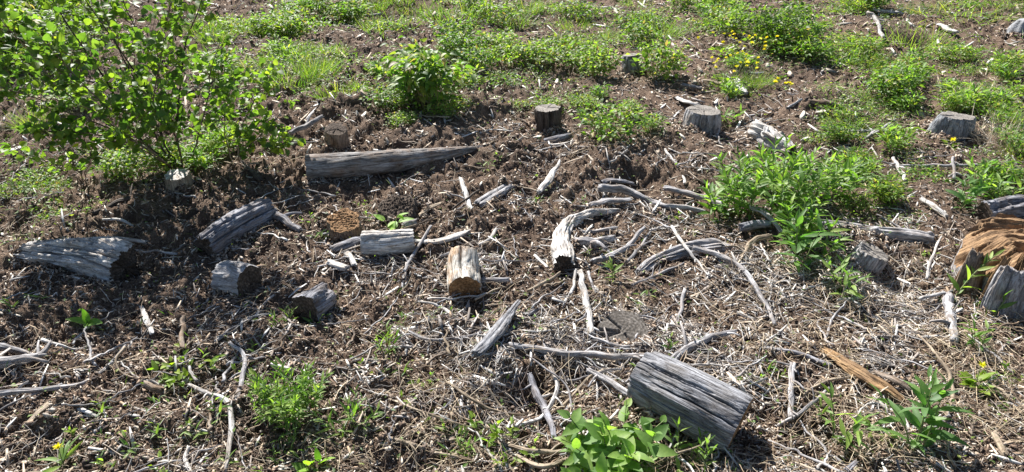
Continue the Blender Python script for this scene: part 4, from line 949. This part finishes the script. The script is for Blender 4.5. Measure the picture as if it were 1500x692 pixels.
# --- foreground plants
put(herb('broad-leaved bright green plant in front of the big sawn log section', 'plant', Z0, .15, 16, 'broad', .078, .014, spread=.85, up=.35, name='broadleaf_plant', start=.15, base_r=.08, stem_r=.0028), 905, 684, 0, 1.05)
put(herb('feathery bright green bushy clump at the lower left', 'plant', Z0, .17, 46, 'lance', .044, .008, spread=.52, up=.65, name='feathery_weed', start=.2, base_r=.085, taperleaf=.25, stem_r=.0016, maxl=290), 424, 606, 0, .92)
put(herb('smaller feathery weed right of the bushy lower left clump', 'plant', Z0, .14, 9, 'narrow', .05, .012, spread=.6, up=.9, name='feathery_weed', base_r=.05, stem_r=.0015), 517, 637, 0)
put(herb('small feathery weed below the bushy lower left clump', 'plant', Z0, .09, 5, 'narrow', .045, .012, spread=.7, up=.9, name='feathery_weed', base_r=.04, stem_r=.0013), 425, 660, 0)
put(herb('patch of jagged bright green weeds left of the feathery clump', 'plant', Z0, .085, 12, 'yl', .042, .014, spread=.9, up=.5, name='jagged_weed', base_r=.09, stem_r=.0013), 285, 545, 0)
put(herb('low yellowish rosette beside the jagged weeds', 'plant', Z0, .05, 5, 'yl', .05, .012, spread=.9, up=.4, name='jagged_weed', base_r=.04, stem_r=.0013), 253, 552, 0)
put(herb('reddish-tipped young weed below centre left', 'plant', Z0, .12, 4, 'narrow', .06, .010, spread=.4, up=1.0, name='young_weed', colr=(.22, .10, .05), base_r=.02), 566, 520, 0)
put(herb('large lance-leaved weed at the bottom right', 'plant', Z0, .24, 5, 'bigl', .105, .020, spread=.62, up=.7, name='lance_leaved_weed', base_r=.03, stem_r=.0026), 1345, 662, 0)
put(herb('smaller lance-leaved weed left of the large bottom right one', 'plant', Z0, .17, 3, 'lance', .085, .018, spread=.6, up=.6, name='lance_leaved_weed', base_r=.02), 1228, 645, 0)
put(herb('leaning lance-leaved stem in front of the large split stump', 'plant', Z0, .17, 1, 'lance', .085, .011, lean=(1.1, .5), up=.9, name='lance_leaved_weed', stem_r=.003), 1392, 442, 0)
put(herb('second leaning lance-leaved stem at the right edge', 'plant', Z0, .19, 1, 'lance', .085, .012, lean=(.9, .55), up=.9, name='lance_leaved_weed', stem_r=.003), 1452, 470, 0)
put(herb('bushy weed below the large split stump', 'plant', Z0, .12, 4, 'lance', .06, .012, spread=.5, up=.7, name='lance_leaved_weed', base_r=.03), 1432, 512, 0)
put(herb('bright weed hiding the small grey stump on the right', 'plant', Z0, .20, 5, 'lance', .075, .016, spread=.4, up=.7, name='lance_leaved_weed', base_r=.05), 1232, 432, 0)
put(herb('tall big-leaved weed in front of the right-hand weed thicket', 'plant', Z0, .30, 3, 'bigl', .13, .028, spread=.3, up=.4, name='lance_leaved_weed', base_r=.03, stem_r=.003), 1165, 400, 0)
for (px, py, h, n, lab) in [(1138, 322, .42, 10, 'tallest leafy weed in the middle of the right-hand thicket'), (1090, 312, .34, 7, 'leafy weed at the left side of the right-hand thicket'), (1050, 322, .20, 4, 'low dark weed at the foot of the right-hand thicket'),
                            (1188, 300, .33, 7, 'leafy weed at the right side of the right-hand thicket'), (1128, 284, .28, 6, 'yellowish weed at the back of the right-hand thicket'), (1072, 268, .20, 4, 'pale-topped weed behind the left of the right-hand thicket'), (1160, 356, .26, 4, 'upright weed at the near end of the right-hand thicket'), (1225, 290, .24, 4, 'loose weed at the far right end of the thicket'),
 (1192, 376, .18, 3, 'short weed in front of the thicket by the fallen limb')]:
    put(herb(lab, 'plant', Z0, h*1.05, n+2, 'lance', .10, .014, spread=.38, up=.55, name='lance_leaved_weed', base_r=.07, stem_r=.0026, maxl=130, group='tall weeds in the right-hand thicket'), px, py, 0)
put(herb('slender weed growing between the driftwood and the flush stump', 'plant', Z0, .14, 2, 'lance', .055, .012, spread=.3, up=.7, name='young_weed'), 905, 412, 0)
put(herb('leafy green shoot lying over the short pale grey log', 'plant', G(572, 338, .05), .07, 3, 'seed', .08, .02, spread=.9, up=.5, name='green_shoot', lean=(.1, -.2)), 575, 345, 0).location.z += .05
sd0 = thing('seedling', 'lone bright yellow-green seedling on bare dirt at the left', 'plant', Z0)
link('stem', stem_mesh([Vector((0, 0, -.02)), Vector((.003, 0, .02)), Vector((.004, 0, .045))], .0022, .0016), sd0)
for d_, l_ in (((-.8, -.15, .55), .085), ((.75, -.25, .25), .09), ((-.15, .25, 1.1), .07), ((.2, -.7, .35), .05)): place_leaf(sd0, 'seed', Vector((.003, 0, .035)), d_, l_, .15)
put(sd0, 130, 482, 0, .85)
put(herb('light green broad seedling at the bottom edge', 'plant', Z0, .05, 2, 'seed', .085, .016, up=.8, name='seedling', start=.2, stem_r=.0025, spread=.4), 457, 690, 0)
put(herb('yellow-green small-leaved plant beside the dry twig tangle', 'plant', Z0, .09, 6, 'yl', .04, .013, spread=.8, up=.5, name='small_leaved_plant', base_r=.05), 712, 645, 0)
put(herb('second yellow-green plant under the dry twig tangle', 'plant', Z0, .08, 7, 'yl', .032, .012, spread=.9, up=.5, name='small_leaved_plant', base_r=.07), 752, 668, 0)
put(herb('small feathery plant left of the yellow-green one in the twig tangle', 'plant', Z0, .10, 5, 'narrow', .045, .012, spread=.5, up=.9, name='feathery_weed', base_r=.03), 672, 668, 0)
put(herb('green shoots under the left end of the stubby dark chunk', 'plant', Z0, .06, 7, 'narrow', .045, .010, spread=.9, up=.9, name='young_weed', base_r=.05), 418, 484, 0)
put(herb('dark green shoots right of the stubby dark chunk', 'plant', Z0, .06, 5, 'lance', .05, .012, spread=.9, up=.8, name='young_weed', base_r=.06), 475, 478, 0)
put(herb('thin shoots near the big sawn log section', 'plant', Z0, .07, 3, 'lance', .045, .012, spread=.7, up=.8, name='young_weed', base_r=.03), 985, 520, 0)
put(herb('green shoots between the broad-leaved plant and the sawn log section', 'plant', Z0, .10, 7, 'lance', .05, .012, spread=.8, up=.7, name='young_weed', base_r=.08), 1000, 685, 0)
put(herb('lance-leaved shoots right of the barrel-shaped stump', 'plant', Z0, .14, 5, 'lance', .09, .018, spread=.5, up=.6, name='lance_leaved_weed', base_r=.04), 1066, 190, 0)
put(herb('wide-leaved weed in the far grass right of the thicket', 'plant', Z0, .18, 6, 'bigl', .09, .018, spread=.5, up=.7, name='lance_leaved_weed', base_r=.07), 1400, 300, 0)
put(herb('lance-leaved weed with rising stems near the right edge', 'plant', Z0, .22, 7, 'lance', .085, .016, spread=.5, up=.7, name='lance_leaved_weed', base_r=.10), 1445, 290, 0)

# --- copies of small sprouts
sprouts = [herb('x', 'plant', Z0, .05, 3, 'lance', .035, .010, spread=.8, up=.7, name='sprout', base_r=.02, stem_r=.0012) for i in range(2)]+[herb('x', 'plant', Z0, .04, 4, 'yl', .028, .010, spread=.9, up=.5, name='sprout', base_r=.025, stem_r=.0012)]
SPR = [(640, 470), (590, 475), (655, 465), (410, 645), (460, 590), (545, 545), (560, 550), (860, 375), (893, 372), (930, 445), (1120, 545), (1135, 552), (200, 655), (230, 640), (290, 620), (160, 640), (150, 610), (390, 470), (465, 350), (540, 320), (555, 322), (710, 245),
       (785, 300), (1010, 345), (975, 200), (1330, 350), (1360, 380), (1290, 330), (1420, 470), (1480, 560), (1470, 590), (1455, 560), (1100, 560), (700, 515), (590, 550), (620, 560), (300, 645), (320, 610), (345, 560), (370, 520), (230, 600), (120, 640), (60, 440), (20, 455),
       (500, 455), (940, 435), (1200, 610), (1290, 640), (1400, 600), (660, 640), (580, 600), (400, 680), (160, 690), (250, 690), (345, 685), (1440, 455), (985, 320), (860, 300), (730, 235), (530, 300), (450, 290), (455, 330), (20, 245), (50, 255), (620, 170), (735, 150)]
for i, (px, py) in enumerate(SPR):
    p = sprouts[i] if i < 3 else dup(sprouts[i % 3])
    put(p, px, py, None, random.uniform(.7, 1.35)); kind = ['narrow-leaved', 'narrow-leaved', 'round-leaved'][i % 3]
    p['label'] = auto_label(f'tiny {kind} green sprout', px, py); p['group'] = 'tiny sprouts coming up through the dirt'

# --- dandelions and other yellow flowers
def flower_mesh(r=.016):
    n = 26; a = rng.random(n)*2*math.pi; el = rng.random(n)*1.2
    D = np.stack([np.cos(a)*np.cos(el), np.sin(a)*np.cos(el), np.sin(el)], -1)
    V, F, c = leaf_batch(np.zeros((n, 3)), D, r*np.ones(n), r*.28*np.ones(n), leaf_template('blade', False), .1, .3, [(.85, .80, .02), (.9, .84, .03), (.8, .72, .01)], .04)
    return mk_mesh('flower_head', V, F, M['petal'], cols=c)
FLW = flower_mesh()
def flowering(label, px, py, h, heads, leafk='yl', L_=.05, nl=14, spread=.06, s=1.0, group=None):
    root = thing('yellow_flower_plant', label, 'flower', Z0, group)
    for i in range(nl):
        a = random.uniform(0, 6.28); place_leaf(root, leafk, Vector((math.cos(a)*spread*.4*random.random(), math.sin(a)*spread*.4*random.random(), h*random.uniform(0, .4))), (math.cos(a), math.sin(a), random.uniform(.1, .9)), L_*random.uniform(.7, 1.2))
    for i in range(heads):
        a = random.uniform(0, 6.28); q = spread*math.sqrt(random.random()) if heads > 1 else .01
        tp = Vector((math.cos(a)*q, math.sin(a)*q, h*random.uniform(.75, 1.1)))
        link('stem', stem_mesh([Vector((tp.x*.3, tp.y*.3, -.01)), Vector((tp.x*.7, tp.y*.7, tp.z*.5)), tp], .0018, .0012), root)
        f = link('flower_head', FLW, root, tp); f.scale = (s, s, s); f.rotation_euler = (random.gauss(0, .3), random.gauss(0, .3), a)
    return put(root, px, py, 0)
flowering('dandelion with one yellow head at the lower left corner', 92, 684, .07, 1, 'narrow', .09, 9)
flowering('dandelion with one yellow head in dry grass at the right', 1430, 568, .09, 1, 'yl', .05, 22, .05)
flowering('single yellow dandelion at the foot of the angular blue-grey block', 1391, 214, .05, 1, 'yl', .05, 10, s=1.3)
flowering('weed crowded with yellow flowers left of the dark bush, nearest', 1062, 128, .20, 22, 'yl', .045, 60, .22, 1.0)
flowering('weed with scattered yellow flowers just below the dark bush', 1092, 92, .20, 12, 'yl', .045, 60, .25, 1.1)
flowering('weed with scattered yellow flowers behind, left of the dark bush', 1058, 82, .16, 8, 'yl', .045, 50, .25, 1.0)
flowering('small cluster of bright yellow flowers at upper right', 1143, 134, .07, 9, 'yl', .035, 20, .08, 1.1)
flowering('single yellow flower weed left of the round leafy far bush', 1075, 73, .1, 5, 'yl', .04, 20, .12, .9)

# --- bushes and field weeds: one foliage mesh each, stems as a part
def bush_proto(kind, h, r, nst, nl, L_, ratio, cols, tk, up=.3, droop=.3, stems=True, seed=0, name='bush', twigs=4):
    root = bpy.data.objects.new(name, None); col.objects.link(root)
    P, D = [], []; C = []; CR = []
    for s in range(nst):
        a = rng.random()*6.28; q = math.sqrt(rng.random())
        top = np.array([math.cos(a)*q*r, math.sin(a)*q*r, h*(1-.35*q*q)*rng.uniform(.65, 1.05)])
        bs = np.array([math.cos(a)*q*r*.45, math.sin(a)*q*r*.45, -.01]); mid_ = bs+(top-bs)*.5+np.array([0, 0, h*.1])
        path = catmull([bs, mid_, top], 12); C.append(path[::2]); CR.append(np.linspace(.0028, .001, 6))
        for k in range(nl//nst):
            t = .15+.85*rng.random()**.7; b_ = path[int(t*11)]; o = rng.normal(size=3)*np.array([r*.16, r*.16, h*.06])
            P.append(b_+o); dd = np.array([o[0], o[1], 0])/(r*.16)+np.array([rng.normal()*.6, rng.normal()*.6, up+rng.normal()*.4]); D.append(dd)
    P = np.array(P); P[:, 2] = np.maximum(P[:, 2], .01); D = np.array(D); n = len(P); Ls = L_*(.6+.6*rng.random(n))
    V, F, c = leaf_batch(P, D, Ls, Ls*ratio, leaf_template(tk, L_ > .045), droop, .5, cols, .25)
    tag(link('foliage', mk_mesh('foliage', V, F, M['leaf'], cols=c), root), kind='stuff')
    if stems:
        V, F = tubes(np.array(C), np.array(CR), 4)
        tag(link('stems', mk_mesh('stems', V, F, M['stem'], cols=np.repeat([(.22, .19, .09)], len(V), 0)), root), kind='stuff')
    return root
def grass_proto(h, r, n, cols, wd=.003, mat='leaf'):
    root = bpy.data.objects.new('grass_tuft', None); col.objects.link(root)
    a = rng.random(n)*6.28; q = np.sqrt(rng.random(n))*r
    P = np.stack([np.cos(a)*q, np.sin(a)*q, np.zeros(n)], -1); D = np.stack([np.cos(a)*.5+rng.normal(size=n)*.35, np.sin(a)*.5+rng.normal(size=n)*.35, np.ones(n)], -1)
    Ls = h*(.5+.7*rng.random(n)); V, F, c = leaf_batch(P, D, Ls, np.full(n, wd), leaf_template('blade'), .45, .6, cols, .25)
    tag(link('blades', mk_mesh('blades', V, F, M[mat], cols=c), root), kind='stuff'); return root
PR = {
 'bush': [(bush_proto('b', .27, .21, 16, 620, .038, .6, MIXG, 'ovate'), 'leafy green weed'), (bush_proto('b', .23, .22, 16, 580, .036, .62, BGREEN+MIXG, 'ovate'), 'fresh green leafy weed'), (bush_proto('b', .24, .24, 13, 460, .042, .45, MIXG, 'ovate', up=.6), 'loose green weed')],
 'dbush': [(bush_proto('b', .36, .30, 22, 950, .038, .55, DGREEN, 'ovate'), 'dark green bushy weed')],
 'ybush': [(bush_proto('b', .42, .24, 22, 560, .058, .52, MIXY, 'ovate', up=.2, droop=.5), 'upright yellow-green weed')],
 'low': [(bush_proto('l', .11, .21, 15, 300, .030, .6, MIXG, 'ovate', name='low_weed'), 'low green weed'), (bush_proto('l', .09, .26, 17, 320, .026, .55, MIXY, 'ovate', name='low_weed'), 'low yellowish weed'),
         (bush_proto('l', .13, .18, 13, 300, .038, .25, MIXG, 'lance', up=.8, name='low_weed'), 'low narrow-leaved weed'), (bush_proto('l', .08, .30, 14, 260, .034, .4, MIXG, 'ovate', up=.2, name='low_weed'), 'sprawling thin weed')],
 'herb': [(bush_proto('h', .25, .17, 11, 380, .058, .24, MIXG, 'lance', up=.6, name='leafy_weed'), 'tall narrow-leaved weed'), (bush_proto('h', .20, .16, 9, 270, .062, .26, BGREEN+YGREEN, 'lance', up=.6, name='leafy_weed'), 'narrow-leaved weed')],
 'grass': [(grass_proto(.15, .14, 200, MIXG), 'green grass tuft'), (grass_proto(.11, .17, 190, MIXY), 'yellow-green grass tuft')],
 'straw': [(grass_proto(.20, .18, 190, [(.50, .43, .31), (.42, .35, .25), (.58, .52, .42)], .0025, 'straw'), 'dry straw-coloured grass tuft')]}
GN = {'bush': 'bush', 'dbush': 'bush', 'ybush': 'bush', 'low': 'plant', 'herb': 'plant', 'grass': 'grass', 'straw': 'grass'}
_first = set()
def clump(kind, px, py, s, label=None, variant=None, sz=None):
    v = random.randrange(len(PR[kind])) if variant is None else variant
    src, word = PR[kind][v]
    o = src if (kind, v) not in _first else dup(src); _first.add((kind, v))
    for key in ('label', 'group'):
        if key in o: del o[key]
    put(o, px, py, None, s)
    if sz: o.scale = (s, s, s*sz)
    if not label: o['group'] = 'green weeds and grass across the clearing'
    o['label'] = label or auto_label(('small ' if s < .6 else 'big ' if s > 1.0 else '')+word, px, py); o['category'] = GN[kind]; return o
clump('ybush', 640, 158, 1.05, 'tall yellow-green bush with heart-shaped leaves, left of upper middle', 0)
clump('ybush', 598, 140, .95, 'yellow-topped bush just left of the tall yellow-green bush', 0)
clump('bush', 570, 160, .75, 'pale green bush at the left foot of the tall yellow-green bush', 1)
clump('bush', 588, 186, .45, 'little pale-leaved plant in front of the yellow-green bushes', 1)
clump('bush', 655, 172, .55, 'pale-leaved plant at the right foot of the tall yellow-green bush', 1)
clump('bush', 896, 202, .95, 'round leafy bush left of the barrel-shaped stump', 1, 1.0)
clump('herb', 950, 196, .55, 'small lance-leaved bush right of the round leafy bush', 0)
clump('bush', 925, 175, .5, 'small bush squeezed behind the round leafy bush', 0)
clump('bush', 962, 118, 1.0, 'dark leafy bush touching the far blue-grey stump', 0, 1.15)
clump('dbush', 1135, 72, 1.1, 'largest dark green bush at the top right', 0, 1.1)
clump('dbush', 1112, 62, .8, 'dark green bush just behind the largest one', 0)
clump('bush', 868, 112, .95, 'leafy bush left of the far blue-grey stump', 0)
clump('bush', 840, 100, .7, 'small bush left of the leafy far bush', 1)
clump('herb', 880, 145 , .5, 'small weed in front of the leafy far bush', 1)
clump('grass', 570, 44, 1.5, 'bright grass tuft at the top, left of middle', 1)
clump('grass', 670, 32, 1.9, 'brightest broad grass tuft at the top', 1)
clump('grass', 1410, 22, 2.6, 'flat bright yellow-green grass patch at the top right', 1, .45)
clump('grass', 1340, 60, 1.7, 'dense grass tuft right of the far white sticks', 0)
clump('herb', 252, 258, .8, 'weed behind the white topped stump', 0)
clump('straw', 1470, 212, .9, 'pale dry grass tuft right of the angular block', 0)
clump('straw', 1420, 152, .9, 'pale dry grass leaning over right above the angular block', 0)
FIELD = [ # px0,py0,px1,py1,count,kinds,scale range
 (-60, 5, 140, 100, 26, ['dbush', 'ybush', 'ybush', 'herb'], (.8, 1.2)), (-40, 100, 120, 190, 9, ['low', 'grass', 'herb'], (.7, 1.1)), (0, 235, 90, 345, 6, ['grass', 'low', 'low'], (.45, .8)), (85, 285, 140, 340, 2, ['low', 'herb'], (.35, .55)),
 (300, 40, 440, 130, 22, ['grass', 'low', 'herb', 'grass'], (.8, 1.2)), (380, 0, 520, 60, 13, ['bush', 'low', 'herb'], (.8, 1.3)), (430, 70, 560, 150, 18, ['low', 'grass', 'low', 'herb'], (.6, 1.0)), (140, 210, 330, 262, 9, ['herb', 'low', 'bush'], (.5, .8)),
 (520, 0, 760, 45, 18, ['bush', 'low', 'grass', 'low'], (.8, 1.2)), (660, 60, 830, 130, 20, ['bush', 'low', 'low', 'bush'], (.6, 1.0)), (760, 10, 1010, 75, 22, ['low', 'bush', 'low', 'grass'], (.7, 1.2)), (740, 145, 860, 172, 5, ['low', 'bush'], (.3, .5)),
 (980, 0, 1080, 55, 12, ['bush', 'herb', 'low'], (.7, 1.1)), (1150, 5, 1280, 110, 28, ['low', 'grass', 'herb', 'low', 'bush'], (.8, 1.2)), (1040, 90, 1170, 150, 7, ['grass', 'low', 'herb'], (.5, .8)), (1270, 85, 1500, 175, 34, ['low', 'herb', 'low', 'bush', 'herb'], (.55, .95)),
 (1180, 130, 1340, 225, 15, ['low', 'grass', 'herb', 'low'], (.5, .8)), (1420, 150, 1540, 245, 9, ['bush', 'low', 'grass'], (.6, .9)), (1230, 230, 1340, 320, 9, ['herb', 'low', 'herb'], (.4, .65)), (1340, 255, 1500, 300, 6, ['herb', 'low'], (.45, .7)), (1330, 0, 1520, 60, 7, ['low', 'grass', 'bush'], (.8, 1.1)), (560, 150, 700, 165, 2, ['low'], (.35, .5))]
for (x0, y0, x1, y1, n, ks, (s0, s1)) in FIELD:
    for i in range(int(n*.82)):
        qx, qy = random.uniform(x0, x1), random.uniform(y0, y1)
        if abs(qx-1388) < 62 and 170 < qy < 245 or abs(qx-925) < 26 and 95 < qy < 125: continue
        clump(random.choice(ks), qx, qy, random.uniform(s0, s1))

# --- uncountable ground cover
def wgreen(px, py):
    m = np.zeros_like(px)
    for (x0, y0, x1, y1, n, ks, ss) in FIELD:
        cx, cy, rx, ry = (x0+x1)/2, (y0+y1)/2, (x1-x0)/2*1.15+12, (y1-y0)/2*1.2+8
        m = np.maximum(m, np.clip(1.35-np.maximum(np.abs(px-cx)/rx, np.abs(py-cy)/ry)*1.0, 0, 1)*(.8 if py.size else 1))
    m = m*.9; m = np.maximum(m, .12*(py < 240)); m = np.maximum(m, .6*((py < 0)|(px > 1510)&(py < 330)|(px < -10)&(py < 330)))
    x, y = flat(px, py); k = fbm(x*1.6, y*1.6, 51, 3)+.35*gn(x*7, y*7, 52)
    return np.clip(m*1.25-.25, 0, 1)*np.clip(.25+k*2.1, 0, 1)+.006
def ground_cover(n, name, label, L_, ratio, tk, cols, up, wf):
    x, y, px, py = scatter_px(n, wfun=wf); n = len(x)
    P = np.stack([x, y, H(x, y)+.02*rng.random(n)+.004], -1); a = rng.random(n)*6.28
    D = np.stack([np.cos(a), np.sin(a), up+.5*rng.random(n)], -1); Ls = L_*(.6+.7*rng.random(n))*np.clip(y/5, .7, 1.7)
    P[:, 2] += .03*rng.random(n)**2*np.clip(y/4, .3, 1.5)
    V, F, c = leaf_batch(P, D, Ls, Ls*ratio, leaf_template(tk, False), .3, .4, cols, .3)
    tag(link(name, mk_mesh(name, V, F, M['leaf'], cols=c)), label, 'ground cover', kind='stuff')
ground_cover(19000, 'ground_cover', 'patchy low green ground cover of tiny leaves across the clearing', .022, .55, 'ovate', GREEN+YGREEN, .25, wgreen)
ground_cover(10500, 'short_grass', 'short green grass blades between the far weeds', .055, .06, 'blade', YGREEN+GREEN, .8, wgreen)

# ------------------------------------------------------------------ leafy sapling on the left
def sapling(label, name, base_px, stems, nleaf, leafL, seed, spread=.13, sep=280, yellow=.03):
    random.seed(seed); base = G(*base_px, 0)
    root = thing(name, label, 'tree', base); spots = []
    for (pts, r0) in stems:
        path = [Vector((0, 0, -.03))]+[U(*p)-base for p in pts]
        n = 26; C = catmull(path, n); rad = np.interp(np.linspace(0, 1, n), [0, 1], [r0, .0015])
        s = np.linspace(0, 1, n); C[:, 0] += .012*gn(s*5, s*0+r0*900, 3); C[:, 1] += .012*gn(s*5, s*0+r0*900, 9)
        V, F, g, _ = wood_surface(C, rad, 8, seed=int(r0*9000), organic=.06, amp=.02)
        st = link('trunk', mk_mesh('trunk', V, F, M['dark'] if r0 > .0055 else M['brown'], grain=g), root)
        L_ = np.linalg.norm(np.diff(C, axis=0), axis=1).sum()
        for b in range(int(L_*42)):
            t = random.uniform(.22, 1)**.9; p = Vector(C[min(n-1, int(t*(n-1)))]); tn = Vector(C[min(n-1, int(t*(n-1))+1)]-C[max(0, int(t*(n-1))-1)]).normalized()
            a = random.uniform(0, 6.28); d = (Vector((math.cos(a), math.sin(a), 0))*.9+tn*.7+Vector((0, 0, .1))).normalized(); bl = random.uniform(.4, 1.2)*spread*(1.25-.5*t)
            q1 = p+d*bl*.5+Vector((0, 0, -.005)); q2 = p+d*bl+Vector((0, 0, .01))
            link('twig', stem_mesh([p, q1, q2], .0016, .0007, (.12, .08, .05), 4, 5), root)
            for k in range(random.randint(4, 7)):
                f = random.uniform(.25, 1.05); pp = p+(q2-p)*f
                dd = d*.5+Vector((random.gauss(0, .7), random.gauss(0, .7), random.gauss(-.1, .45)))
                spots.append((pp+dd.normalized()*.018, dd, leafL*random.uniform(.65, 1.15)))
    random.shuffle(spots); spots = spots[:nleaf]
    for (p, d, l) in spots[:sep]:
        place_leaf(root, 'yround' if random.random() < yellow else 'round', p, d, l, .9)
    rest = spots[sep:]
    if rest:
        Ls = np.array([r[2] for r in rest]); V, F, c = leaf_batch(np.array([tuple(r[0]) for r in rest]), np.array([tuple(r[1]) for r in rest]), Ls, Ls*.85, leaf_template('round'), .2, .9, [(.12, .19, .035), (.18, .25, .04), (.08, .145, .03), (.13, .20, .045), (.22, .28, .045)], .2)
        tag(link('foliage', mk_mesh('foliage', V, F, M['leaf'], cols=c), root), kind='stuff')
sapling('large leafy aspen sapling with round leaves at the upper left', 'aspen_sapling', (266, 248), [
    ([(205, 200, 3.75), (150, 110, 3.55), (75, 0, 3.35), (50, -60, 3.25)], .008), ([(230, 205, 3.75), (200, 110, 3.55), (130, 10, 3.4), (100, -50, 3.3)], .0065), ([(240, 200, 3.7), (235, 110, 3.5), (185, 10, 3.35), (170, -60, 3.2)], .0058),
    ([(262, 190, 3.7), (270, 80, 3.5), (295, 5, 3.4), (300, -40, 3.3)], .006), ([(180, 200, 3.6), (90, 160, 3.4), (10, 130, 3.2), (-40, 110, 3.1)], .005), ([(170, 190, 3.6), (80, 120, 3.45), (20, 50, 3.3), (-20, 0, 3.2)], .005), ([(200, 215, 3.6), (130, 195, 3.4), (60, 190, 3.3)], .004),
    ([(290, 200, 3.75), (305, 130, 3.7), (320, 60, 3.65)], .0045), ([(220, 160, 3.9), (170, 60, 3.9), (140, -20, 3.8)], .006), ([(255, 200, 3.6), (225, 150, 3.4), (240, 60, 3.2), (255, -20, 3.05)], .005), ([(215, 215, 3.5), (170, 170, 3.3), (110, 110, 3.15), (60, 60, 3.05)], .004)], 5700, .040, 5, .20)
sapling('smaller leafy sapling right of the large aspen sapling', 'aspen_sapling', (345, 240), [
    ([(350, 200, 3.9), (370, 150, 3.85), (395, 105, 3.8)], .005), ([(365, 215, 3.85), (400, 180, 3.8), (420, 150, 3.8)], .004), ([(330, 200, 3.9), (330, 150, 3.85), (345, 110, 3.85)], .004), ([(375, 225, 3.85), (405, 215, 3.8), (425, 205, 3.8)], .003)], 700, .038, 6, .13, 160, .02)
sapling('low spray of round leaves at the left edge below the sapling', 'aspen_shoot', (120, 262), [
    ([(110, 240, 3.4), (90, 215, 3.35), (70, 190, 3.3)], .003), ([(95, 250, 3.4), (50, 230, 3.35), (20, 215, 3.3)], .003), ([(130, 240, 3.45), (135, 215, 3.4)], .003)], 130, .036, 7, .08, 130, .03)
